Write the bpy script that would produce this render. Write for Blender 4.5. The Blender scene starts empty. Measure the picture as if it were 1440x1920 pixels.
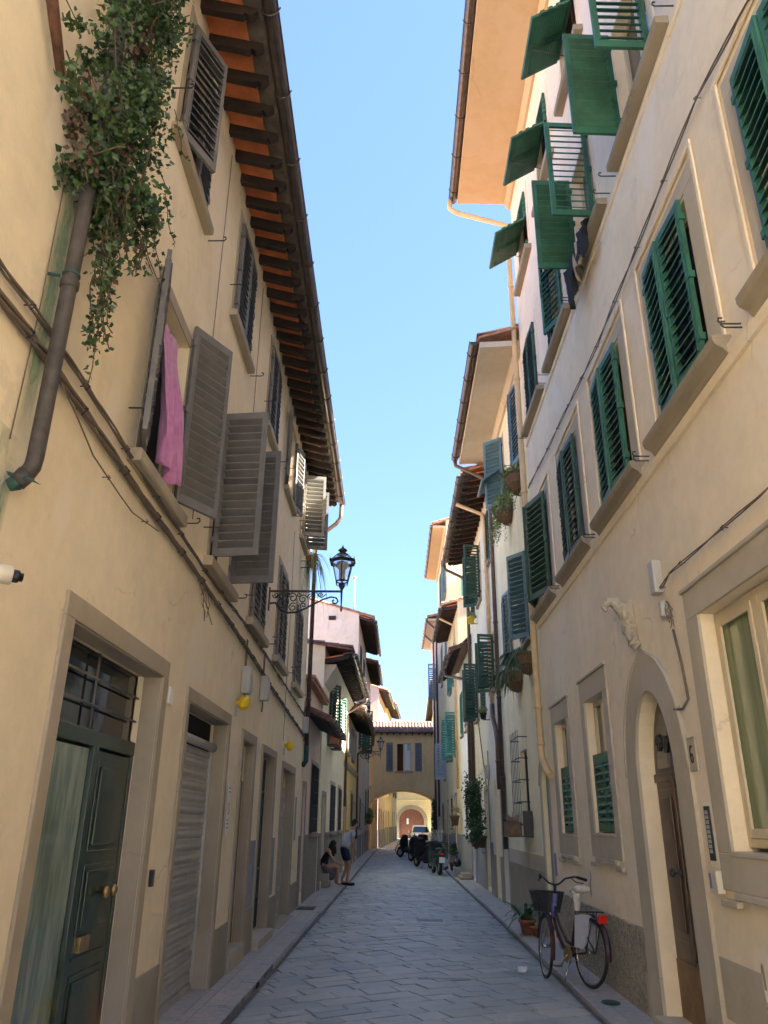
import bpy, bmesh, math, random
from mathutils import Vector, Matrix
random.seed(7)
R = math.radians
scene = bpy.context.scene
COL = scene.collection
V = Vector
# ------------------------------------------------------------------ materials
def _mat(name):
    m = bpy.data.materials.new(name); m.use_nodes = True
    nt = m.node_tree; b = nt.nodes['Principled BSDF']
    return m, nt, b
def N(nt, t, **kw):
    n = nt.nodes.new(t)
    for k, v in kw.items():
        if k in n.inputs: n.inputs[k].default_value = v
        else: setattr(n, k, v)
    return n
def lnk(nt, a, b): nt.links.new(a, b)
def c4(c): return (c[0], c[1], c[2], 1)
def mixc(nt, fac, a, b, mode='MIX'):
    n = nt.nodes.new('ShaderNodeMix'); n.data_type = 'RGBA'; n.blend_type = mode
    for s, v in ((0, fac), (6, a), (7, b)):
        if isinstance(v, (int, float)): n.inputs[s].default_value = v
        elif isinstance(v, tuple): n.inputs[s].default_value = c4(v)
        else: lnk(nt, v, n.inputs[s])
    return n.outputs[2]
def ramp(nt, src, pts):
    n = nt.nodes.new('ShaderNodeValToRGB'); e = n.color_ramp.elements
    e[0].position, e[0].color = pts[0][0], c4(pts[0][1]); e[1].position, e[1].color = pts[1][0], c4(pts[1][1])
    for p, c in pts[2:]:
        k = e.new(p); k.color = c4(c)
    lnk(nt, src, n.inputs[0]); return n.outputs[0]
def wpos(nt, scale=(1, 1, 1), rot=(0, 0, 0), loc=(0, 0, 0)):
    g = nt.nodes.new('ShaderNodeNewGeometry'); mp = nt.nodes.new('ShaderNodeMapping')
    mp.inputs['Scale'].default_value = scale; mp.inputs['Rotation'].default_value = rot; mp.inputs['Location'].default_value = loc
    lnk(nt, g.outputs['Position'], mp.inputs[0]); return mp.outputs[0]
def noise(nt, vec, scale, detail=4, rough=.55):
    n = N(nt, 'ShaderNodeTexNoise', Scale=scale, Detail=detail, Roughness=rough); lnk(nt, vec, n.inputs['Vector']); return n.outputs[0]
def bump(nt, b, h, strength, dist=.01):
    n = N(nt, 'ShaderNodeBump', Strength=strength, Distance=dist); lnk(nt, h, n.inputs['Height']); lnk(nt, n.outputs[0], b.inputs['Normal'])
def g3(v): return (v, v, v)
def scl(c, f): return tuple(min(1, x * f) for x in c)
def stucco(name, c, var=.08, streak=.07, rough=.9, bs=.35, stain=(.30, .25, .18), off=0):
    m, nt, b = _mat(name)
    p = wpos(nt, loc=(off, off * 2, 0)); ps = wpos(nt, scale=(2.2, 2.2, .22), loc=(off, 0, 0))
    n1 = noise(nt, p, .7, 5); n2 = noise(nt, p, 5, 6, .65); n3 = noise(nt, ps, 1.6, 5, .6); n4 = noise(nt, p, 60, 3)
    col = ramp(nt, n1, [(.3, scl(c, 1 - var)), (.7, scl(c, 1 + var * .6))])
    f2 = ramp(nt, n2, [(.35, g3(.91)), (.65, g3(1.06))])
    col = mixc(nt, .6, col, f2, 'MULTIPLY')
    st = ramp(nt, n3, [(.52, g3(0)), (.78, g3(streak * 3))])
    col = mixc(nt, st, col, stain)
    # small scuffs and filled patches, hair cracks where the render has moved
    pf = ramp(nt, noise(nt, p, 2.3, 8, .7), [(.60, g3(0)), (.63, g3(.45))])
    col = mixc(nt, pf, col, scl(c, .84))
    pg = ramp(nt, noise(nt, wpos(nt, scale=(1, 1, .8), loc=(off + 7, 3, 5)), .9, 3, .4), [(.60, g3(0)), (.615, g3(.5))])
    col = mixc(nt, pg, col, (min(1, c[0] * 1.03), min(1, c[1] * 1.06), min(1, c[2] * 1.2)))
    sp = ramp(nt, noise(nt, p, 28, 4, .8), [(.70, g3(0)), (.76, g3(.5))]); col = mixc(nt, sp, col, scl(c, .6))
    dv = nt.nodes.new('ShaderNodeVectorMath'); dv.operation = 'MULTIPLY_ADD'; nn_ = nt.nodes.new('ShaderNodeTexNoise'); nn_.inputs['Scale'].default_value = 3.5; nn_.inputs['Detail'].default_value = 6; lnk(nt, p, nn_.inputs['Vector'])
    lnk(nt, nn_.outputs['Color'], dv.inputs[0]); dv.inputs[1].default_value = (.5, .5, .5); lnk(nt, p, dv.inputs[2])
    vo = N(nt, 'ShaderNodeTexVoronoi', Scale=.55); vo.feature = 'DISTANCE_TO_EDGE'; lnk(nt, dv.outputs[0], vo.inputs['Vector'])
    ck = ramp(nt, vo.outputs[0], [(.0015, g3(1)), (.0045, g3(0))]); cm = ramp(nt, noise(nt, p, .8, 2), [(.54, g3(0)), (.62, g3(.6))])
    cf = nt.nodes.new('ShaderNodeMath'); cf.operation = 'MULTIPLY'; lnk(nt, ck, cf.inputs[0]); lnk(nt, cm, cf.inputs[1]); col = mixc(nt, cf.outputs[0], col, scl(c, .42))
    lnk(nt, col, b.inputs['Base Color']); b.inputs['Roughness'].default_value = rough
    b.inputs['Specular IOR Level'].default_value = .2
    add = nt.nodes.new('ShaderNodeMath'); add.operation = 'MULTIPLY_ADD'; lnk(nt, n4, add.inputs[0]); add.inputs[1].default_value = .25; lnk(nt, n2, add.inputs[2])
    bump(nt, b, add.outputs[0], bs, .02)
    return m
def rough_cast(name, c, c2, scale=38):
    m, nt, b = _mat(name); p = wpos(nt)
    vo = N(nt, 'ShaderNodeTexVoronoi', Scale=scale); lnk(nt, p, vo.inputs['Vector'])
    n = noise(nt, p, 22, 6, .7); n1 = noise(nt, p, 2, 4)
    col = ramp(nt, n, [(.38, c2), (.62, c)])
    col = mixc(nt, .5, col, ramp(nt, n1, [(.3, g3(.8)), (.7, g3(1.1))]), 'MULTIPLY')
    lnk(nt, col, b.inputs['Base Color']); b.inputs['Roughness'].default_value = .95
    mx = nt.nodes.new('ShaderNodeMath'); mx.operation = 'ADD'; lnk(nt, vo.outputs[0], mx.inputs[0]); lnk(nt, n, mx.inputs[1])
    bump(nt, b, mx.outputs[0], 1, .03)
    return m
def paint(name, c, rough=.5, var=.1, scale=8, metal=0, bs=.1, wear=None):
    m, nt, b = _mat(name); p = wpos(nt); n = noise(nt, p, scale, 5, .6)
    col = ramp(nt, n, [(.3, scl(c, 1 - var)), (.7, scl(c, 1 + var))])
    if wear:
        w = ramp(nt, noise(nt, p, scale * 4, 8, .75), [(.6, g3(0)), (.7, g3(.6))]); col = mixc(nt, w, col, wear)
    lnk(nt, col, b.inputs['Base Color']); b.inputs['Roughness'].default_value = rough; b.inputs['Metallic'].default_value = metal
    if bs: bump(nt, b, noise(nt, p, scale * 5, 4), bs, .004)
    return m
def leafmat(name, c, c2, scale=9):
    m, nt, b = _mat(name); p = wpos(nt); n = noise(nt, p, scale, 3)
    oi = nt.nodes.new('ShaderNodeNewGeometry')
    col = ramp(nt, n, [(.35, c), (.65, c2)])
    col = mixc(nt, .5, col, ramp(nt, oi.outputs['Random Per Island'], [(0, g3(.55)), (1, g3(1.5))]), 'MULTIPLY')
    lnk(nt, col, b.inputs['Base Color']); b.inputs['Roughness'].default_value = .5
    b.inputs['Transmission Weight'].default_value = 0
    return m
M = {}
M['cream_l'] = stucco('ochre cream plaster', (.83, .72, .52), stain=(.62, .52, .38))
M['cream_l2'] = stucco('pale cream plaster', (.84, .77, .58), off=3)
M['cream_r'] = stucco('peach cream plaster', (.84, .73, .56), stain=(.62, .53, .42), off=5)
M['cream_r2'] = stucco('grey cream plaster', (.86, .79, .56), off=9)
M['pinkish'] = stucco('old pink plaster', (.80, .64, .54), off=11)
M['pinkpale'] = stucco('pale pink plaster', (.74, .62, .50), off=12)
M['white'] = stucco('off white plaster', (.85, .80, .68), off=13)
M['ochre'] = stucco('ochre plaster', (.80, .62, .28), off=14)
M['yellow'] = stucco('yellow plaster', (.84, .73, .44), off=15)
M['bluewhite'] = stucco('blueish white plaster', (.70, .75, .78), off=16)
M['greycream'] = stucco('grey stained plaster', (.70, .66, .57), off=17)
M['lilac'] = stucco('lilac grey plaster', (.76, .70, .60), off=18)
M['bridge'] = stucco('bridge ochre plaster', (.86, .63, .33), off=19)
M['soffit'] = stucco('orange soffit plaster', (.56, .42, .26), var=.05, streak=.03, bs=.1)
M['soffit2'] = stucco('grey soffit plaster', (.60, .54, .43), var=.05, streak=.03, bs=.1)
M['stone'] = stucco('grey sandstone surround', (.40, .345, .26), var=.14, bs=.3, stain=(.2, .17, .12), off=21)
M['stone2'] = stucco('plastered stone surround', (.50, .45, .36), var=.12, bs=.3, stain=(.28, .25, .19), off=22)
M['sill'] = stucco('dark sandstone sill', (.33, .28, .21), var=.2, bs=.4, off=23)
M['plinth'] = stucco('grey plinth render', (.33, .30, .24), var=.15, off=24)
M['plinthbl'] = stucco('blue grey plinth render', (.30, .32, .34), var=.12, off=25)
M['rough'] = rough_cast('roughcast render', (.52, .46, .35), (.30, .26, .19))
M['roughd'] = rough_cast('dark roughcast render', (.36, .33, .28), (.22, .20, .17), 26)
M['grey'] = paint('grey shutter paint', (.155, .15, .145), .55, .16, 6, wear=(.24, .235, .225))
M['greyb'] = paint('blue grey shutter paint', (.22, .26, .30), .5, .1, 6)
M['green'] = paint('green shutter paint', (.030, .125, .072), .55, .3, 4, wear=(.09, .17, .12))
M['greend'] = paint('dark green shutter paint', (.026, .072, .045), .55, .3, 4, wear=(.08, .13, .10))
M['teal'] = paint('teal shutter paint', (.05, .22, .19), .5, .15, 5)
M['bluesh'] = paint('blue shutter paint', (.10, .19, .23), .5, .15, 5)
M['palegrey'] = paint('pale grey shutter paint', (.42, .45, .47), .5, .08, 5)
M['doorgreen'] = paint('dark green door paint', (.022, .045, .032), .22, .25, 7, wear=(.05, .07, .05))
M['brownwood'] = paint('dark brown door wood', (.075, .04, .024), .35, .35, 6)
M['woodkick'] = paint('worn door kick board', (.22, .13, .06), .6, .3, 5, wear=(.33, .2, .1))
M['creamwood'] = paint('cream window wood', (.62, .53, .37), .45, .05, 6)
M['rafter'] = paint('dark rafter wood', (.028, .018, .014), .8, .4, 9, bs=.5)
M['rafterl'] = paint('bleached eave board', (.15, .125, .10), .8, .4, 9, bs=.5)
M['terra'] = paint('terracotta board', (.60, .19, .075), .8, .3, 4, bs=.4)
M['tile'] = paint('weathered roof tile', (.45, .24, .15), .85, .4, 6, wear=(.22, .19, .15), bs=.6)
M['tiled'] = paint('mossy old roof tile', (.22, .12, .095), .9, .4, 12, wear=(.14, .12, .09), bs=.6)
M['gutter'] = paint('aged copper gutter', (.11, .09, .08), .35, .3, 10, metal=.6)
M['pipe'] = paint('brown downpipe paint', (.095, .06, .045), .4, .25, 12)
M['pipey'] = paint('yellow painted pipe', (.66, .47, .24), .5, .1, 6)
M['pipegrey'] = paint('weathered grey pipe', (.060, .052, .045), .6, .35, 14, bs=.4, wear=(.13, .115, .10))
M['rust'] = paint('rusty iron', (.10, .045, .025), .9, .4, 20, bs=.6)
M['iron'] = paint('dark wrought iron', (.035, .035, .035), .5, .2, 20)
M['verdi'] = paint('verdigris copper', (.025, .075, .065), .7, .4, 12)
M['shutmetal'] = paint('grey roller metal', (.42, .41, .38), .42, .14, 3, metal=.3)
M['cable'] = paint('grey brown cable', (.16, .12, .09), .7, .2, 20, bs=0)
M['black'] = paint('black plastic', (.015, .015, .017), .35, .1, 20, bs=0)
M['blackm'] = paint('black rubber', (.02, .02, .02), .8, .1, 20, bs=0)
M['chrome'] = paint('worn chrome', (.55, .55, .55), .25, .05, 20, metal=1, bs=0)
M['boxgrey'] = paint('grey plastic box', (.42, .42, .40), .5, .05, 8, bs=0)
M['offwhite'] = paint('off white plastic', (.62, .58, .48), .45, .06, 8, bs=0)
M['whitep'] = paint('white plastic', (.75, .75, .74), .4, .03, 8, bs=0)
M['yellowp'] = paint('yellow plastic', (.80, .56, .02), .4, .05, 8, bs=0)
M['red'] = paint('red reflector', (.65, .02, .01), .3, .05, 8, bs=0)
M['terracotta'] = paint('terracotta pot', (.35, .13, .07), .8, .2, 9)
M['wicker'] = paint('dried wicker basket', (.16, .10, .055), .9, .5, 40, bs=.8)
M['wood'] = paint('old brown wood', (.20, .13, .08), .8, .3, 9, bs=.4)
M['stonecarve'] = stucco('carved stone', (.46, .41, .32), var=.2, bs=.6, off=31)
M['brass'] = paint('worn brass', (.45, .32, .15), .35, .2, 20, metal=.9)
M['dark'] = paint('painted interior shade', (.012, .011, .010), .9, .1, 3, bs=0)  # near black stands in for the shade inside rooms and holes
M['letter'] = paint('letter black', (.02, .02, .02), .6, .05, 3, bs=0)
M['plateblue'] = paint('dull blue print', (.20, .19, .38), .6, .05, 3, bs=0)
M['skin'] = paint('skin', (.50, .27, .18), .55, .08, 20, bs=0)
M['hair'] = paint('dark hair', (.03, .018, .012), .6, .3, 60, bs=.3)
M['tgrey'] = paint('grey t-shirt cloth', (.52, .54, .60), .9, .08, 20)
M['navy'] = paint('navy shorts cloth', (.02, .025, .055), .9, .1, 20)
M['clothblk'] = paint('black cloth', (.012, .012, .014), .85, .1, 20)
M['skirt'] = paint('patterned skirt cloth', (.16, .12, .13), .9, .6, 28, wear=(.35, .30, .32))
M['clothbeige'] = paint('beige cloth', (.45, .38, .28), .9, .1, 12)
M['carwhite'] = paint('white car paint', (.78, .80, .80), .15, .02, 3, bs=0)
M['scootgreen'] = paint('dark green scooter paint', (.02, .04, .035), .25, .1, 3, bs=0)
M['bikeblue'] = paint('violet blue bicycle paint', (.10, .12, .34), .25, .1, 10, bs=0)
M['bikebrown'] = paint('dark maroon bicycle paint', (.06, .025, .03), .25, .1, 10, bs=0)
M['gatewood'] = paint('red brown gate wood', (.20, .085, .06), .55, .2, 3)
M['paper'] = paint('white paper', (.75, .76, .78), .8, .05, 3, bs=0)
M['clearfilm'] = paint('clear plastic bag', (.62, .60, .56), .15, .1, 30, bs=.6)
M['leaf'] = leafmat('ivy leaf', (.016, .042, .010), (.055, .11, .024))
M['leafdry'] = leafmat('dry brown leaf', (.055, .028, .018), (.10, .055, .035))
M['leafbl'] = leafmat('blue green blade leaf', (.06, .13, .07), (.12, .20, .12))
M['leafpale'] = leafmat('pale green leaf', (.13, .20, .05), (.22, .28, .09))
M['straw'] = leafmat('dry straw plant', (.30, .19, .10), (.42, .30, .18))
M['stem'] = paint('brown stem', (.10, .07, .045), .9, .2, 20, bs=0)
M['meadow'] = M['stem']
def mk_glass():
    m, nt, b = _mat('window glass'); b.inputs['Base Color'].default_value = (.018, .022, .024, 1)
    b.inputs['Roughness'].default_value = .04; b.inputs['Specular IOR Level'].default_value = .8
    p = wpos(nt); bump(nt, b, noise(nt, p, 2.5, 2), .05, .02); return m
M['glass'] = mk_glass()
def mk_green_glass():
    m, nt, b = _mat('curtained green glass'); p = wpos(nt, scale=(1, 9, .4))
    col = ramp(nt, noise(nt, p, 1.5, 2), [(.35, (.20, .24, .14)), (.65, (.30, .35, .21))])
    lnk(nt, col, b.inputs['Base Color']); b.inputs['Roughness'].default_value = .12; b.inputs['Coat Weight'].default_value = .6; return m
M['greenglass'] = mk_green_glass()
def mk_doorglass():
    # glass with lace behind, reflecting, with sprayed paint on the lower part
    m, nt, b = _mat('lace curtained door glass')
    p = wpos(nt, scale=(1, 7, 1)); n = noise(nt, p, 2.2, 5)
    col = ramp(nt, n, [(.4, (.13, .19, .15)), (.62, (.27, .33, .27))])
    g = nt.nodes.new('ShaderNodeNewGeometry'); s = nt.nodes.new('ShaderNodeSeparateXYZ'); lnk(nt, g.outputs['Position'], s.inputs[0])
    zz = ramp(nt, s.outputs[2], [(.35, g3(1)), (1, g3(0))])
    q = wpos(nt); sp = noise(nt, q, 5, 4)
    z3 = nt.nodes.new('ShaderNodeMath'); z3.operation = 'MULTIPLY'; lnk(nt, zz, z3.inputs[0]); lnk(nt, ramp(nt, sp, [(.45, g3(0)), (.6, g3(1))]), z3.inputs[1])
    hue = ramp(nt, noise(nt, q, 2.6, 1), [(.35, (.30, .26, .03)), (.5, (.02, .14, .26)), (.65, (.30, .05, .06))])
    col = mixc(nt, z3.outputs[0], col, hue)
    lnk(nt, col, b.inputs['Base Color']); b.inputs['Roughness'].default_value = .1; b.inputs['Coat Weight'].default_value = .7; return m
M['doorglass'] = mk_doorglass()
def mk_sprayed():
    m, nt, b = _mat('dark green door paint with spray'); q = wpos(nt); n = noise(nt, q, 7, 5)
    col = ramp(nt, n, [(.3, (.016, .034, .024)), (.7, (.035, .062, .045))])
    g = nt.nodes.new('ShaderNodeNewGeometry'); s = nt.nodes.new('ShaderNodeSeparateXYZ'); lnk(nt, g.outputs['Position'], s.inputs[0])
    zz = ramp(nt, s.outputs[2], [(.15, g3(1)), (.8, g3(0))]); z3 = nt.nodes.new('ShaderNodeMath'); z3.operation = 'MULTIPLY'; lnk(nt, zz, z3.inputs[0]); lnk(nt, ramp(nt, noise(nt, q, 4, 6), [(.42, g3(0)), (.6, g3(.9))]), z3.inputs[1])
    col = mixc(nt, z3.outputs[0], col, ramp(nt, noise(nt, q, 3.1, 1), [(.40, (.16, .13, .02)), (.5, (.20, .09, .03)), (.6, (.16, .03, .04))]))
    lnk(nt, col, b.inputs['Base Color']); b.inputs['Roughness'].default_value = .25; bump(nt, b, noise(nt, q, 35, 3), .1, .004); return m
M['doorgreen'] = mk_sprayed()
def mk_lampglass():
    m, nt, b = _mat('clear lamp glass'); b.inputs['Base Color'].default_value = (.85, .9, .92, 1); b.inputs['Roughness'].default_value = .05
    b.inputs['Alpha'].default_value = .25; return m
M['lampglass'] = mk_lampglass()
def mk_mesh():
    m, nt, b = _mat('black wire mesh'); b.inputs['Base Color'].default_value = (.03, .03, .03, 1); b.inputs['Alpha'].default_value = .65; return m
M['mesh'] = mk_mesh()
def mk_curtain():
    m, nt, b = _mat('pink curtain cloth'); p = wpos(nt)
    col = ramp(nt, noise(nt, p, 9, 4), [(.3, (.40, .13, .32)), (.7, (.56, .24, .45))])
    lnk(nt, col, b.inputs['Base Color']); b.inputs['Roughness'].default_value = .8
    b.inputs['Sheen Weight'].default_value = .3; return m
M['curtain'] = mk_curtain()
def mk_paving(name, bw, bh, rot, c1, c2, mortar, rough=.55, msz=.012, strength=.8, wob=.22):
    m, nt, b = _mat(name)
    p0 = wpos(nt, rot=(0, 0, rot))
    nz = nt.nodes.new('ShaderNodeTexNoise'); nz.inputs['Scale'].default_value = 1.3; nz.inputs['Detail'].default_value = 2; lnk(nt, p0, nz.inputs['Vector'])
    mm = nt.nodes.new('ShaderNodeMix'); mm.data_type = 'VECTOR'; mm.blend_type if False else None
    add = nt.nodes.new('ShaderNodeVectorMath'); add.operation = 'MULTIPLY_ADD'; lnk(nt, nz.outputs['Color'], add.inputs[0]); add.inputs[1].default_value = (wob, wob, 0); lnk(nt, p0, add.inputs[2])
    bk = nt.nodes.new('ShaderNodeTexBrick'); bk.offset = .5; bk.squash = 1.0
    for k, v in dict(Scale=1, **{'Mortar Size': msz, 'Mortar Smooth': .3, 'Bias': 0, 'Brick Width': bw, 'Row Height': bh}).items(): bk.inputs[k].default_value = v
    bk.inputs['Color1'].default_value = c4(c1); bk.inputs['Color2'].default_value = c4(c2); bk.inputs['Mortar'].default_value = c4(mortar)
    lnk(nt, add.outputs[0], bk.inputs['Vector'])
    q = wpos(nt); n1 = noise(nt, q, 14, 6, .7); n2 = noise(nt, q, 1.1, 3); n3 = noise(nt, q, 90, 3)
    col = mixc(nt, .75, bk.outputs[0], ramp(nt, n1, [(.3, g3(.72)), (.7, g3(1.2))]), 'MULTIPLY')
    col = mixc(nt, .6, col, ramp(nt, n2, [(.35, (.75, .78, .84)), (.65, (1.2, 1.12, 1.05))]), 'MULTIPLY')
    dust = ramp(nt, noise(nt, q, 3.1, 5, .7), [(.42, g3(0)), (.6, g3(.75))]); col = mixc(nt, dust, col, mixc(nt, 1, ramp(nt, n1, [(.3, g3(.8)), (.7, g3(1.15))]), c1, 'MULTIPLY'))
    pale = ramp(nt, noise(nt, wpos(nt, scale=(1, .35, 1)), 2.2, 7, .7), [(.60, g3(0)), (.72, g3(.4))]); col = mixc(nt, pale, col, scl(c2, 1.25))
    lnk(nt, col, b.inputs['Base Color'])
    rr = ramp(nt, n2, [(.3, g3(rough - .12)), (.7, g3(rough + .15))]); lnk(nt, rr, b.inputs['Roughness'])
    b.inputs['Specular IOR Level'].default_value = .6
    # height: brick fac (mortar=1) lowers, chisel noise
    inv = nt.nodes.new('ShaderNodeMath'); inv.operation = 'MULTIPLY'; lnk(nt, bk.outputs['Fac'], inv.inputs[0]); inv.inputs[1].default_value = -.7
    h = nt.nodes.new('ShaderNodeMath'); h.operation = 'MULTIPLY_ADD'; lnk(nt, n1, h.inputs[0]); h.inputs[1].default_value = .7; lnk(nt, inv.outputs[0], h.inputs[2])
    h2 = nt.nodes.new('ShaderNodeMath'); h2.operation = 'MULTIPLY_ADD'; lnk(nt, n3, h2.inputs[0]); h2.inputs[1].default_value = .15; lnk(nt, h.outputs[0], h2.inputs[2])
    bump(nt, b, h2.outputs[0], strength, .015)
    return m
def mk_slab():
    m, nt, b = _mat('worn stone slabs'); q = wpos(nt); g = nt.nodes.new('ShaderNodeNewGeometry')
    base = ramp(nt, g.outputs['Random Per Island'], [(0, (.30, .35, .37)), (.4, (.37, .425, .44)), (.7, (.34, .39, .41)), (1, (.44, .475, .47))])
    n1 = noise(nt, q, 11, 6, .7); n2 = noise(nt, q, 1.0, 4); n3 = noise(nt, q, 70, 3)
    col = mixc(nt, .8, base, ramp(nt, n1, [(.3, g3(.7)), (.7, g3(1.22))]), 'MULTIPLY')
    col = mixc(nt, .7, col, ramp(nt, n2, [(.35, (.80, .82, .86)), (.65, (1.18, 1.14, 1.08))]), 'MULTIPLY')
    dr = ramp(nt, noise(nt, q, 4.5, 8, .75), [(.60, g3(0)), (.68, g3(.55))]); col = mixc(nt, dr, col, (.14, .13, .12))
    lnk(nt, col, b.inputs['Base Color']); lnk(nt, ramp(nt, n1, [(.3, g3(.34)), (.7, g3(.62))]), b.inputs['Roughness'])
    h = nt.nodes.new('ShaderNodeMath'); h.operation = 'MULTIPLY_ADD'; lnk(nt, n3, h.inputs[0]); h.inputs[1].default_value = .3; lnk(nt, n1, h.inputs[2]); bump(nt, b, h.outputs[0], .6, .012); return m
M['slab'] = mk_slab()
M['road'] = mk_paving('stone street paving', .42, .25, R(64), (.45, .455, .46), (.56, .55, .53), (.20, .20, .20))
M['walk'] = mk_paving('stone pavement slabs', 1.3, .9, R(90), (.38, .37, .36), (.45, .44, .41), (.2, .195, .19), .65, .006, wob=.03)
M['kerb'] = mk_paving('stone kerb', 1.3, 1.5, R(90), (.36, .355, .345), (.42, .41, .40), (.12, .12, .12), .6, .008, wob=.02)
M['grime'] = paint('dark gutter grime', (.11, .105, .10), .8, .4, 6)
M['earth'] = paint('pale bounce ground', (.36, .33, .28), .95, .2, 1)  # unseen open ground, kept pale to bounce sunlight into the street
# ------------------------------------------------------------------ mesh builder
ID = lambda a, b, c: V((a, b, c))
class MB:
    def __init__(s): s.v = []; s.f = []; s.m = []; s.sm = []
    def poly(s, pts, mi=0, sm=False):
        n = len(s.v); s.v += [V(p) for p in pts]; s.f.append(tuple(range(n, n + len(pts)))); s.m.append(mi); s.sm.append(sm)
    def box(s, a0, a1, b0, b1, c0, c1, T=ID, mi=0):
        n = len(s.v)
        for a in (a0, a1):
            for b in (b0, b1):
                for c in (c0, c1): s.v.append(T(a, b, c))
        for q in ((0, 1, 3, 2), (4, 6, 7, 5), (0, 4, 5, 1), (2, 3, 7, 6), (0, 2, 6, 4), (1, 5, 7, 3)):
            s.f.append(tuple(n + i for i in q)); s.m.append(mi); s.sm.append(False)
        return s
    def tube(s, pts, r, n=8, mi=0, cap=True, T=None):
        pts = [V(p) for p in pts] if T is None else [T(*p) for p in pts]
        rs = r if isinstance(r, (list, tuple)) else [r] * len(pts)
        base = len(s.v); ref = None
        for i, p in enumerate(pts):
            if i == 0: d = pts[1] - p
            elif i == len(pts) - 1: d = p - pts[i - 1]
            else: d = (pts[i + 1] - p).normalized() + (p - pts[i - 1]).normalized()
            if d.length < 1e-9: d = V((0, 0, 1))
            d.normalize()
            if ref is None: ref = V((0, 0, 1)) if abs(d.z) < .9 else V((1, 0, 0))
            x = ref - d * ref.dot(d)
            if x.length < 1e-5: x = d.orthogonal()
            x.normalize(); ref = x; y = d.cross(x)
            for k in range(n):
                a = 2 * math.pi * k / n; s.v.append(p + (x * math.cos(a) + y * math.sin(a)) * rs[i])
        for i in range(len(pts) - 1):
            for k in range(n):
                a = base + i * n + k; b = base + i * n + (k + 1) % n
                s.f.append((a, b, b + n, a + n)); s.m.append(mi); s.sm.append(True)
        if cap:
            s.f.append(tuple(base + k for k in range(n))); s.m.append(mi); s.sm.append(False)
            e = base + (len(pts) - 1) * n; s.f.append(tuple(e + k for k in range(n))); s.m.append(mi); s.sm.append(False)
        return s
    def lathe(s, prof, o=(0, 0, 0), n=14, mi=0, T=None, sm=True, ax=None):
        T = T or (lambda a, b, c: V((o[0] + a, o[1] + b, o[2] + c))); base = len(s.v)
        for r, z in prof:
            for k in range(n):
                a = 2 * math.pi * (k + .5) / n; s.v.append(T(r * math.cos(a), r * math.sin(a), z))
        for i in range(len(prof) - 1):
            for k in range(n):
                a = base + i * n + k; b = base + i * n + (k + 1) % n
                s.f.append((a, b, b + n, a + n)); s.m.append(mi); s.sm.append(sm)
        s.f.append(tuple(base + k for k in range(n))); s.m.append(mi); s.sm.append(False)
        e = base + (len(prof) - 1) * n; s.f.append(tuple(e + k for k in range(n))); s.m.append(mi); s.sm.append(False)
        return s
    def prism(s, poly, b0, b1, T=ID, mi=0, order='acb'):
        # polygon given in (a,c), extruded along b
        n = len(s.v); k = len(poly)
        for b in (b0, b1):
            for a, c in poly: s.v.append(T(a, b, c))
        s.f.append(tuple(n + i for i in range(k))); s.f.append(tuple(n + k + i for i in range(k)))
        s.m += [mi, mi]; s.sm += [False, False]
        for i in range(k):
            j = (i + 1) % k; s.f.append((n + i, n + j, n + k + j, n + k + i)); s.m.append(mi); s.sm.append(False)
        return s
    def blob(s, c, r, mi=0, n=8, m=6, jit=0, T=None):
        rx, ry, rz = r if isinstance(r, (tuple, list)) else (r, r, r)
        prof = []; base = len(s.v); c = V(c)
        for i in range(m + 1):
            t = math.pi * i / m
            for k in range(n):
                a = 2 * math.pi * k / n; j = 1 + random.uniform(-jit, jit)
                s.v.append(c + V((rx * math.sin(t) * math.cos(a) * j, ry * math.sin(t) * math.sin(a) * j, rz * math.cos(t) * j)))
        for i in range(m):
            for k in range(n):
                a = base + i * n + k; b = base + i * n + (k + 1) % n
                s.f.append((a, b, b + n, a + n)); s.m.append(mi); s.sm.append(True)
        return s
    def build(s, name, mats, parent=None, bevel=0, recalc=True, merge=False):
        if not isinstance(mats, (list, tuple)): mats = [mats]
        o = V((0, 0, 0)); q = parent
        while q is not None: o += q.location; q = q.parent
        if parent is None and s.v:
            xs = [v.x for v in s.v]; ys = [v.y for v in s.v]; zs = [v.z for v in s.v]
            o = V(((min(xs) + max(xs)) / 2, (min(ys) + max(ys)) / 2, min(zs)))
        me = bpy.data.meshes.new(name); me.from_pydata([v - o for v in s.v], [], s.f)
        for m in mats: me.materials.append(M[m] if isinstance(m, str) else m)
        me.polygons.foreach_set('material_index', s.m); me.polygons.foreach_set('use_smooth', s.sm)
        if recalc or merge:
            bm = bmesh.new(); bm.from_mesh(me)
            if merge: bmesh.ops.remove_doubles(bm, verts=bm.verts, dist=1e-5)
            if recalc: bmesh.ops.recalc_face_normals(bm, faces=bm.faces)
            bm.to_mesh(me); bm.free()
        me.update()
        ob = bpy.data.objects.new(name, me); COL.objects.link(ob)
        if parent is None: ob.location = o
        else: ob.parent = parent
        if bevel:
            b = ob.modifiers.new('Bevel', 'BEVEL'); b.width = bevel; b.segments = 2; b.limit_method = 'ANGLE'; b.angle_limit = R(40)
        return ob
def tag(o, label=None, cat=None, group=None, kind=None):
    if label: o['label'] = label
    if cat: o['category'] = cat
    if group: o['group'] = group
    if kind: o['kind'] = kind
    return o
def thing(name, loc, label, cat, group=None):
    o = bpy.data.objects.new(name, None); COL.objects.link(o); o.location = loc; o.empty_display_size = .2
    return tag(o, label, cat, group)
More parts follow.
